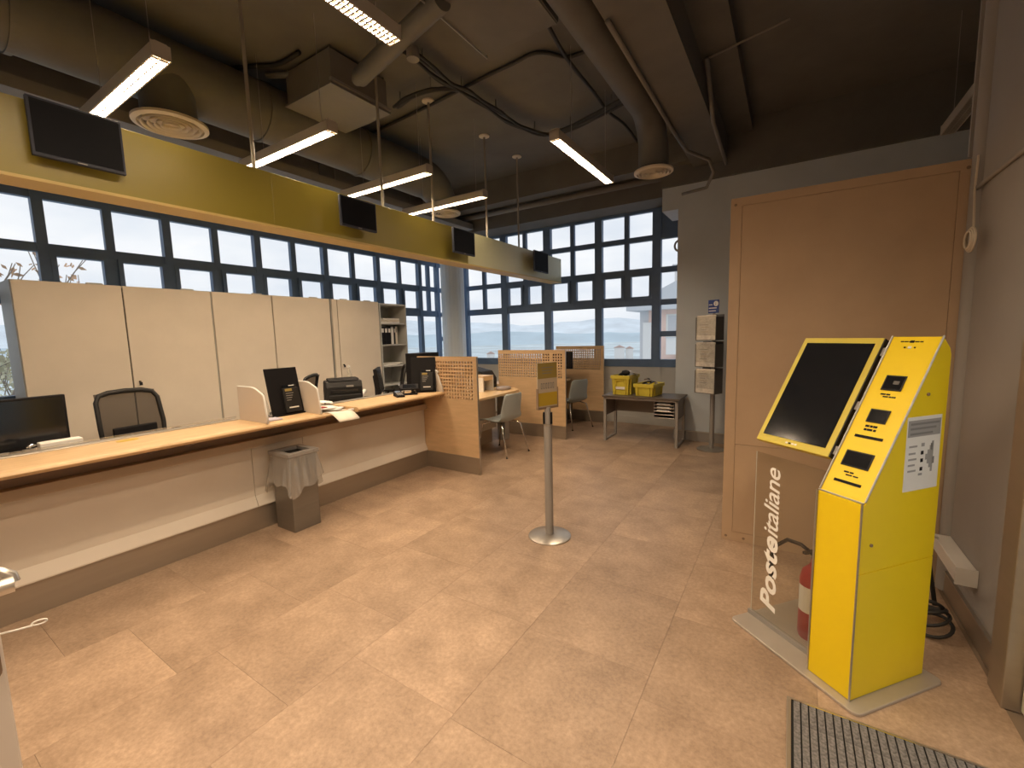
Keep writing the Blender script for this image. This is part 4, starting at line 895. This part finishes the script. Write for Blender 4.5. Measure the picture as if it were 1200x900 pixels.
# ------------------------------------------------------------------ brochure rack by the pier
rk = thing('brochure_rack', 'grey brochure rack with three tiers on a round based post', 'rack', (-0.85, 6.24, 0), math.radians(-26))
MB().lathe([(0.0, 0.0), (0.17, 0.0), (0.17, 0.012), (0.16, 0.018), (0.0, 0.02)], (0, 0, 0), 40).build('base', M_STEEL, rk, local=True, smooth=True, auto=True)
MB().lathe([(0.030, 0.02), (0.030, 1.80)], (0, 0.02, 0), 20).build('post', M_GREYM, rk, local=True, smooth=True, auto=True)
for k in range(3):
    z0 = 0.775+0.345*k
    tr = MB().box(-0.145, 0.145, 0.0, 0.006, z0, z0+0.33).box(-0.145, -0.139, -0.165, 0.0, z0, z0+0.30).box(0.139, 0.145, -0.165, 0.0, z0, z0+0.30).box(-0.139, 0.139, -0.165, 0.0, z0, z0+0.008)
    tr = tr.build('tray', M_SMOKE, rk, local=True)
    MB().box(-0.139, 0.139, -0.165, -0.160, z0+0.008, z0+0.315).build('clear_front', M_ACRYL, tr, local=True)
    st_ = MB().obox((0, -0.153, z0+0.165), (0.265, 0.008, 0.315), rx=-0.03).build('brochure', M_BROCH, tr, local=True)
    for q in range(5): MB().obox((-0.03+0.02*(q % 2), -0.158, z0+0.26-0.03*q-0.03*k), (0.12-0.02*(q % 3), 0.004, 0.008)).build('print_line', M_SIGNW if q % 2 else M_GREYM, st_, local=True)
    MB().box(-0.10, 0.10, -0.13, -0.02, z0+0.01, z0+0.28).build('brochure_pile', M_PAPER2, tr, local=True)
si = MB().box(-0.075, 0.075, -0.010, -0.004, 1.815, 1.985).build('header_sign', M_BLUE, rk, local=True)
MB().box(-0.012, 0.012, -0.004, 0.02, 1.78, 1.9).build('header_bracket', M_GREYM, rk, local=True)
d_ = MB().lathe([(0.0, 0), (0.033, 0), (0.033, 0.002), (0, 0.002)], (0, 0, 0), 24); d_.v = [(p[0]+0.035, -0.010-p[2], p[1]+1.935) for p in d_.v]; d_.build('info_disc', M_WHITE, si, local=True)
text('info_letter', 'i', M_BLUE, si, basis((1, 0, 0), (0, 0, 1), (0.029, -0.0128, 1.915)), 0.055)
for k, wd in enumerate((0.05, 0.11, 0.10)): MB().box(-0.065, -0.065+wd, -0.0115, -0.010, 1.918-0.036*k-(0.008 if k else 0), 1.930-0.036*k-(0.008 if k else 0)).build('print_line', M_WHITE, si, local=True)

# ------------------------------------------------------------------ wooden board
wb = thing('wooden_board', 'large bare fibreboard panel standing between the pier and the right wall', 'board', (0.22, 3.56, 0))
box('backing_frame', M_MDF, wb, -0.37, 0.80, 3.575, 3.615, 0.0, 2.49)
box('upper_sheet', M_MDF, wb, -0.317, 0.774, 3.557, 3.575, 0.751, 2.457)
box('lower_sheet', M_MDF, wb, -0.317, 0.774, 3.557, 3.575, 0.070, 0.749)
box('edge_strip', M_MDF, wb, -0.390, -0.319, 3.555, 3.575, 0.0, 2.515); box('edge_strip', M_MDF, wb, 0.776, 0.843, 3.555, 3.575, 0.0, 2.515)
box('edge_strip', M_MDF, wb, -0.319, 0.776, 3.555, 3.575, 2.459, 2.515); box('edge_strip', M_MDF, wb, -0.319, 0.776, 3.555, 3.575, 0.0, 0.068)
for x, z in ((-0.36, 2.47), (-0.36, 0.03), (-0.24, 0.03), (0.3, 0.03), (0.81, 2.47)): MB().tube([(x, 3.5545, z), (x, 3.556, z)], 0.010, 10).build('screw', M_BROWN, wb)

# ------------------------------------------------------------------ right wall services
cp = thing('corner_pipe', 'beige boxed corner pipe running up the end of the right wall', 'pipe', (0.83, 3.50, 0))
MB().tube([(0.857, 3.497, 0.0), (0.857, 3.497, CEIL)], 0.049, 20).build('pipe', M_BEIGE, cp, smooth=True, auto=True)
MB().box(0.80, 0.845, 3.53, 3.552, 2.52, CEIL).build('corner_trim', M_BEIGE, cp)
tag(MB().tube([(0.822, 3.44, 2.325), (0.835, 3.28, 2.345), (0.835, 2.3, 2.36)], 0.012, 8).build('wall_conduit', M_BEIGE, smooth=True), 'thin beige conduit branching off the corner pipe along the right wall', 'conduit')
cc = thing('cable_coil', 'round white cable coil hung on the corner pipe', 'cable', (0.80, 3.34, 2.04))
for k in range(3):
    r_ = 0.062-0.009*k
    MB().tube([(0.788-0.006*k, 3.32+r_*1.15*math.cos(a), 2.04+r_*math.sin(a)) for a in [2*PI*i/24 for i in range(25)]], 0.0055, 6).build('loop', M_DIFF, cc, smooth=True)
MB().tube([(0.80, 3.34, 2.1), (0.81, 3.42, 2.3), (0.82, 3.45, 2.5)], 0.005, 6).build('tail', M_DIFF, cc)
wc = thing('window_cable', 'looped thin grey cable hanging in front of the window beside the pier', 'cable', (-1.47, 7.2, 2.85))
for k in range(2): MB().tube([(-1.50+(0.07-0.015*k)*math.cos(a), 7.22, 2.90+(0.085-0.015*k)*math.sin(a)) for a in [2*PI*i/20 for i in range(21)]], 0.008, 6).build('loop', M_GREYM, wc, smooth=True)
MB().tube([(-1.45, 7.22, 2.98), (-1.42, 7.24, 3.15), (-1.44, 7.26, 3.30)], 0.008, 6).build('tail', M_GREYM, wc, smooth=True)
sk = thing('power_socket', 'cream surface mounted power trunking box low on the right wall', 'socket', (0.80, 3.2, 0.3))
box('trunking', M_WHITE, sk, 0.765, 0.844, 2.99, 3.44, 0.275, 0.355, bevel=0.004)
box('end_cover', M_WHITE, sk, 0.760, 0.844, 2.982, 2.99, 0.270, 0.360)
MB().tube([(0.80, 3.42, 0.33), (0.72, 3.30, 0.40), (0.66, 3.10, 0.36), (0.62, 2.92, 0.42), (0.56, 2.80, 0.45)], 0.007, 6).build('power_cord', M_WHITE, sk, smooth=True)
cb = thing('kiosk_cables', 'loose black cables coiled on the floor behind the yellow kiosk', 'cable', (0.67, 2.98, 0))
for k in range(4):
    MB().tube([(0.685+0.075*math.cos(a)*(1-0.1*k), 2.95+0.09*math.sin(a)*(1-0.06*k)+0.03*k, 0.012+0.014*k+0.05*(1+math.cos(a-0.6+0.8*k))*(0.5+0.5*k/3)) for a in [2*PI*i/22 for i in range(23)]], 0.009, 6).build('loop', M_CABLE, cb, smooth=True)
MB().tube([(0.7, 3.0, 0.12), (0.68, 3.1, 0.35), (0.62, 2.85, 0.6), (0.56, 2.74, 0.7)], 0.01, 6).build('lead', M_CABLE, cb, smooth=True)

# ------------------------------------------------------------------ yellow kiosk (local x = its right, y = towards its back)
KZ = math.radians(-40.01)
K = thing('self_service_kiosk', 'tall yellow self service kiosk with sloping front on a grey base plate', 'kiosk', (0.272, 2.177, 0), KZ)
pl = MB().prism(rrect(-0.61, 0.062, -0.045, 0.50, 0.03), 'z', 0.0, 0.013).build('base_plate', M_PLATE, K, local=True, bevel=0.003)
TH = math.radians(59.0); cs_, sn = math.cos(TH), math.sin(TH)
sideprof = [(0.0, 0.014), (0.46, 0.014), (0.472, 1.47), (0.462, 1.502), (0.42, 1.545), (0.418, 1.548), (0.02, 0.886), (0.006, 0.878)]
MB().prism(sideprof, 'x', -0.188, -0.003).build('body', M_YEL, K, local=True, bevel=0.002)
# side skins (two panels with a seam) and trims
MB().prism([(0.004, 0.016), (0.458, 0.016), (0.4625, 0.578), (0.004, 0.578)], 'x', -0.003, 0.0005).build('side_panel', M_YEL, K, local=True)
MB().prism([(0.004, 0.583), (0.4625, 0.583), (0.470, 1.47), (0.460, 1.499), (0.418, 1.541), (0.022, 0.882), (0.006, 0.875)], 'x', -0.003, 0.0005).build('side_panel', M_YEL, K, local=True)
tr = MB().tube([(-0.001, -0.001, 0.014), (-0.001, 0.0, 0.882)], 0.004, 6).tube([(-0.190, -0.001, 0.014), (-0.190, 0.0, 0.882)], 0.004, 6)
tr.tube([(-0.001, 0.018, 0.888), (-0.001, 0.418, 1.551)], 0.004, 6).tube([(-0.190, 0.018, 0.888), (-0.190, 0.418, 1.551)], 0.004, 6).tube([(-0.190, 0.010, 0.884), (-0.001, 0.010, 0.884)], 0.004, 6)
tr.build('edge_trim', M_STEEL, K, local=True)
box('back_fan_grille', M_GREYM, K, -0.16, -0.03, 0.463, 0.466, 0.3, 0.7, local=True)
def slant(u, v, d): return (u, 0.02+v*cs_-d*sn, 0.886+v*sn+d*cs_)      # u right, v up the slope, d outward
def sbox(nm, u0, u1, v0, v1, d0, d1, m, par, bevel=0.0):
    b = MB().box(u0, u1, v0, v1, d0, d1); b.v = [slant(*p) for p in b.v]; return b.build(nm, m, par, local=True, bevel=bevel)
for (v0, v1, u0, u1) in ((0.503, 0.577, -0.139, -0.060), (0.345, 0.410, -0.138, -0.060), (0.130, 0.204, -0.156, -0.043)):
    r_ = sbox('reader_bezel', u0, u1, v0, v1, 0.0, 0.004, M_BLACK2, K, 0.002)
    sbox('reader_window', u0+0.006, u1-0.006, v0+0.006, v1-0.006, 0.004, 0.005, M_SCREEN, r_)
    if v0 > 0.5: sbox('glint_sensor', u0+0.04, u0+0.062, v0+0.030, v0+0.046, 0.005, 0.007, M_SMOKE, r_)
for v in (0.275, 0.059): sbox('ticket_slot', -0.153, -0.043, v-0.006, v+0.006, 0.0, 0.003, M_BLACK, K)
def sprint(u, v, width, h, words):
    """illegible small print: a row of short dark dashes"""
    x = u; tot = sum(words)
    for q in words:
        w_ = width*q/tot; sbox('small_print', x, x+w_*0.86, v, v+h, 0.0, 0.0012, M_BLACK, K); x += w_
sprint(-0.148, 0.744, 0.086, 0.005, (3, 4, 5, 4, 3)); sprint(-0.112, 0.741, 0.018, 0.011, (1,))
sbox('lens', -0.110, -0.098, 0.712, 0.722, 0.0, 0.003, M_WHITE, K); sbox('lens', -0.126, -0.120, 0.714, 0.720, 0.0, 0.002, M_BLACK, K); sbox('lens', -0.088, -0.082, 0.714, 0.720, 0.0, 0.002, M_BLACK, K)
sprint(-0.131, 0.481, 0.040, 0.007, (4, 3)); sprint(-0.118, 0.470, 0.052, 0.006, (5, 2, 4))
sprint(-0.131, 0.322, 0.050, 0.010, (3, 2, 3)); sprint(-0.131, 0.305, 0.050, 0.010, (2, 4, 2))
sprint(-0.130, 0.101, 0.042, 0.007, (4, 3)); sprint(-0.118, 0.089, 0.054, 0.006, (5, 4))
pp_ = MB().box(0.0008, 0.0016, 0.230, 0.444, 0.902, 1.220).build('notice_sheet', M_PAPER, K, local=True)
def nprint(y0, y1, z0, z1, m=M_PRINT): MB().box(0.0016, 0.0020, y0, y1, z0, z1).build('print', m, pp_, local=True)
M_PGREY = mat('grey_print_band', (0.34, 0.33, 0.32), 0.8)
nprint(0.236, 0.438, 1.135, 1.205, M_PGREY)
for k, z in enumerate((1.185, 1.165, 1.143)): MB().box(0.0020, 0.0024, 0.25, 0.43-0.02*k, z, z+0.009).build('print', M_PRINT, pp_, local=True)
for k, z in enumerate((1.09, 1.06, 1.035, 1.01, 0.985)): nprint(0.25, 0.30-0.008*(k % 2), z, z+0.008, M_PGREY)
for z in (1.055, 1.022, 0.985): nprint(0.325, 0.342, z, z+0.016, M_BLACK)
nprint(0.325, 0.345, 1.09, 1.105, M_PGREY); nprint(0.318, 0.342, 0.965, 0.975, M_PGREY)
for k in range(4): nprint(0.355+0.012*k, 0.367+0.012*k, 1.03-0.018*k, 1.055+0.018*k, M_PGREY)
for k in range(2): nprint(0.385+0.012*k, 0.40+0.012*k, 1.07-0.06*k, 1.10-0.06*k, M_PRINT)
for (y, z) in ((0.063, 0.70), (0.341, 1.311)): MB().tube([(0.0, y, z), (0.006, y, z)], 0.007, 10).build('lock', M_BROWN, K, local=True)
# tilted screen to the left of the body
scn = sbox('screen_casing', -0.612, -0.222, 0.147, 0.767, -0.040, -0.002, M_YELF, K, 0.003)
sbox('screen_glass', -0.585, -0.249, 0.185, 0.735, -0.002, 0.0005, M_SCREEN, scn)
sbox('screen_glass_edge', -0.222, -0.216, 0.150, 0.764, -0.040, -0.004, M_BLACK2, scn)
for q in range(4): sbox('small_print', -0.445+0.016*q, -0.433+0.016*q, 0.162, 0.170, -0.002, -0.0012, M_WHITE if q != 1 else M_BLACK, scn)
for v in (0.70, 0.42, 0.19): sbox('arm_bracket', -0.222, -0.186, v-0.02, v+0.02, -0.030, -0.012, M_GREYM, K)
# glass side with lettering on a metal rail
gp = MB().box(-0.597, -0.195, 0.086, 0.094, 0.030, 0.945).build('glass_panel', M_CLEAR, K, local=True)
MB().box(-0.610, -0.192, 0.080, 0.100, 0.013, 0.036).build('glass_rail', M_GREYM, K, local=True)
MB().tube([(-0.597, 0.090, 0.036), (-0.597, 0.090, 0.945)], 0.0018, 6).build('glass_edge', M_WHITE, gp, local=True)
M_LETT = mat('white_vinyl_letter', (0.95, 0.94, 0.90), 0.6)
tm = basis((0, 0, 1), (-1, 0, 0), (-0.448, 0.0855, 0.105))
text('lettering', 'Poste', M_LETT, gp, tm, 0.125, shear=0.22, offset=0.0036, width=0.410, space=1.03)
text('lettering', 'italiane', M_LETT, gp, basis((0, 0, 1), (-1, 0, 0), (-0.448, 0.0855, 0.520)), 0.125, shear=0.22, offset=0.0008, width=0.365, space=0.95)
# fire extinguisher on the plate behind the glass
E_ = thing('fire_extinguisher', 'red fire extinguisher standing behind the glass side of the kiosk', 'extinguisher', (0.150, 2.575, 0.013))
MB().lathe([(0.0, 0.0), (0.058, 0.0), (0.062, 0.015), (0.062, 0.31), (0.052, 0.355), (0.025, 0.385), (0.018, 0.40), (0.018, 0.42)], (0.150, 2.575, 0.013), 24).build('cylinder', M_RED, E_, smooth=True, auto=True)
MB().tube([(0.150, 2.575, 0.43), (0.150, 2.575, 0.47)], 0.016, 10).build('valve', M_BLACK2, E_)
MB().obox((0.135, 2.56, 0.475), (0.10, 0.018, 0.012), rz=0.8).build('lever', M_BLACK, E_)
MB().tube([(0.145, 2.565, 0.455), (0.09, 2.62, 0.475), (0.03, 2.68, 0.462), (-0.02, 2.72, 0.40), (-0.045, 2.735, 0.30), (-0.035, 2.725, 0.20)], [0.010]*4+[0.012, 0.015], 8).build('hose', M_BLACK, E_, smooth=True)
lb = []
for i in range(4):
    row = []
    for j in range(9):
        a = math.radians(190+18*j); row.append((0.150+0.0628*math.cos(a), 2.575+0.0628*math.sin(a), 0.16+0.045*i))
    lb.append(row)
MB().grid(lb).build('label_sheet', M_PAPER, E_)

# ------------------------------------------------------------------ entrance mat
mt = thing('entrance_mat', 'ribbed charcoal entrance mat in a metal frame in front of the kiosk', 'mat', (0.43, 1.45, 0))
X0, X1, Y0, Y1 = 0.047, 0.815, 0.75, 2.084
box('backing', M_MATG, mt, X0+0.004, X1-0.004, Y0+0.004, Y1-0.004, 0.0005, 0.003)
for a in ((X0, X1, Y1-0.012, Y1), (X0, X1, Y0, Y0+0.012), (X0, X0+0.016, Y0+0.012, Y1-0.012), (X1-0.016, X1, Y0+0.012, Y1-0.012)):
    box('frame_bar', M_KICK, mt, *a, 0.0005, 0.009, bevel=0.002)
n = 26; pitch = (X1-X0-0.044)/n; rib = None
for k in range(n):
    x = X0+0.022+pitch*(k+0.5)
    if rib is None: rib = MB().box(-pitch*0.40, pitch*0.40, Y0+0.014, Y1-0.014, 0.003, 0.009).build('rib', M_MATB, mt, local=True)
    else:
        r2 = bpy.data.objects.new('rib', rib.data); COL.objects.link(r2); r2.parent = mt; r2.location = (x-0.43, -1.45, 0); continue
    rib.location = (x-0.43, -1.45, 0)
box('inner_lip', M_CHROME, mt, X0+0.016, X1-0.016, Y1-0.016, Y1-0.012, 0.003, 0.010)

# ------------------------------------------------------------------ outside
G = MB().grid([[(x, y, -28+0.0*abs(x)) for x in (-6000, -1500, 0, 1500, 6000)] for y in (-600, 20, 600, 2500, 6000)]).build('valley_ground', mat('hazed_valley', (0.60, 0.69, 0.73), 0.95, var=0.3, scale=0.012)); struct(G, 'hazy valley floor outside', 'ground')  # pale blue valley haze is put into the ground colour
def hills(name, rad, base, amp, col, seed, label):  # col has the aerial haze painted in as a pale blue tone
    rnd = random.Random(seed); ph_ = [rnd.uniform(0, 6.28) for _ in range(6)]
    rows = [[], [], []]
    for i in range(121):
        a = math.radians(60+150*i/120)
        hgt = base+amp*(0.5*math.sin(a*5+ph_[0])+0.3*math.sin(a*11+ph_[1])+0.15*math.sin(a*23+ph_[2])+0.08*math.sin(a*51+ph_[3])+0.05*math.sin(a*97+ph_[4]))
        for j, (k, rr) in enumerate(((-60, rad*0.8), (hgt, rad), (-60, rad*1.15))): rows[j].append((rr*math.cos(a), rr*math.sin(a), k))
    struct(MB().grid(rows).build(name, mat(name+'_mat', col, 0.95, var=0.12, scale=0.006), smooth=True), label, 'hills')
hills('near_hills', 1500, 10, 16, (0.54, 0.66, 0.74), 3, 'wooded hills beyond the windows with blue haze in their colour')
hills('far_hills', 3600, 120, 60, (0.74, 0.82, 0.89), 8, 'ridge on the horizon beyond the windows with pale haze in its colour')
rnd = random.Random(5)
M_HOUSE = mat('white_render', (0.80, 0.78, 0.76), 0.9); M_ROOFT = mat('pink_roof_tile', (0.55, 0.40, 0.35), 0.9)
for k in range(26):
    a = math.radians(rnd.uniform(98, 150)); d = rnd.uniform(170, 520); x, y = d*math.cos(a), d*math.sin(a); sx = rnd.uniform(5, 9); hh = rnd.uniform(6, 13)
    h_ = thing('town_house', 'small white house among the far houses in the hazy valley', 'house', (x, y, -28), a, 'far houses in the valley')
    MB().box(-sx, sx, -sx*0.7, sx*0.7, 0, hh).build('walls', M_HOUSE, h_, local=True)
    MB().prism([(-sx*0.8, hh), (sx*0.8, hh), (0, hh+2.5)], 'x', -sx-0.5, sx+0.5).build('roof', M_ROOFT, h_, local=True)
BL = thing('apartment_building', 'brick apartment block with white balconies outside the far window', 'building', (-5.2, 33, -28))
M_BRICK = mat('hazy_brick', (0.82, 0.60, 0.52), 0.9, var=0.08, scale=0.8); M_SLATE = mat('hazy_grey_roof', (0.62, 0.63, 0.66), 0.8); M_WIND = mat('building_window', (0.58, 0.58, 0.60), 0.3)  # distance haze is mixed into the brick and roof colours
box('brick_wall', M_BRICK, BL, -8.1, 6.0, 30.0, 42.0, -28, 3.0); box('corner_pier', mat('grey_render', (0.66, 0.66, 0.68), 0.9), BL, -8.75, -8.1, 30.2, 42.0, -28, 3.0)
box('white_shaft', M_HOUSE, BL, -8.45, -7.9, 29.85, 30.0, -28, 2.2)
MB().prism([(-9.4, 3.0), (-9.4, 3.25), (-5.0, 5.3), (5.0, 5.3), (7.0, 3.25), (7.0, 3.0)], 'y', 29.2, 43.0).build('roof', M_SLATE, BL)
box('chimney', M_HOUSE, BL, -6.9, -6.2, 32, 33, 4.2, 6.0); box('chimney_cap', M_SLATE, BL, -7.05, -6.05, 31.9, 33.1, 6.0, 6.15)
box('chimney', M_HOUSE, BL, -4.9, -4.3, 33, 34, 4.8, 6.4)
for fl_ in range(5):
    z = 0.4-2.95*fl_
    b_ = box('balcony', M_HOUSE, BL, -6.7, -2.0, 28.9, 30.0, z-0.3, z+0.75)
    box('balcony_rail', M_SLATE, b_, -6.75, -1.95, 28.85, 28.95, z+0.75, z+0.82)
    for x in (-6.3, -4.2): 
        w_ = box('window', M_WHITE, BL, x-0.65, x+0.65, 29.93, 30.0, z+0.8, z+2.3); box('pane', M_WIND, w_, x-0.52, x+0.52, 29.90, 29.93, z+0.9, z+2.2)
    for x in (1.0, 3.4):
        w_ = box('window', M_WHITE, BL, x-0.65, x+0.65, 29.93, 30.0, z+0.8, z+2.3); box('pane', M_WIND, w_, x-0.52, x+0.52, 29.90, 29.93, z+0.9, z+2.2)
# bare russet trees outside the left window
def tree(name, loc, hgt, seed, label, leafcol, nleaf, depth=5, spread=0.62):
    rnd = random.Random(seed); t = thing(name, label, 'tree', loc, group='trees outside the left window')
    br = MB(); lv = MB()
    def grow(p, d, L, r, dep):
        q = p+d*L; br.tube([p, (p+q)/2+Vector((rnd.uniform(-1, 1), rnd.uniform(-1, 1), 0))*L*0.06, q], [r, r*0.85, r*0.7], 5, cap=False)
        if dep <= 2:
            for _ in range(nleaf):
                c = p.lerp(q, rnd.random())+Vector((rnd.uniform(-1, 1), rnd.uniform(-1, 1), rnd.uniform(-1, 1)))*0.12; s_ = rnd.uniform(0.05, 0.10)
                u = Vector((rnd.uniform(-1, 1), rnd.uniform(-1, 1), rnd.uniform(-1, 1))).normalized(); v = u.orthogonal().normalized()
                lv.add([c-u*s_, c+v*s_*0.5, c+u*s_, c-v*s_*0.5], [(0, 1, 2, 3)])
        if dep == 0: return
        for _ in range(3 if dep > 2 else 2):
            nd = (d+Vector((rnd.uniform(-1, 1), rnd.uniform(-1, 1), rnd.uniform(-0.2, 0.7)))*spread).normalized(); grow(q, nd, L*rnd.uniform(0.62, 0.82), r*0.66, dep-1)
    grow(Vector(loc), Vector((0, 0, 1)), hgt*0.38, hgt*0.014, depth)
    br.build('branches', mat('grey_brown_bark', (0.30, 0.25, 0.21), 0.9), t)
    o = lv.build('leaves', mat(name+'_leaf', leafcol, 0.8), t); o['kind'] = 'stuff'
tree('russet_tree', (-12.5, 1.45, -3.5), 5.6, 2, 'bare russet leaved tree reaching above the end cabinet', (0.62, 0.40, 0.26), 3, 5, 0.42)
tree('pale_shrub', (-9.4, 0.75, -2.2), 3.4, 4, 'pale yellow green shrub low outside beside the end cabinet', (0.62, 0.58, 0.42), 9)
tree('pale_shrub', (-16.5, 1.6, -3.6), 4.6, 9, 'taller pale grey green shrub behind the yellowish one outside', (0.58, 0.60, 0.50), 9)
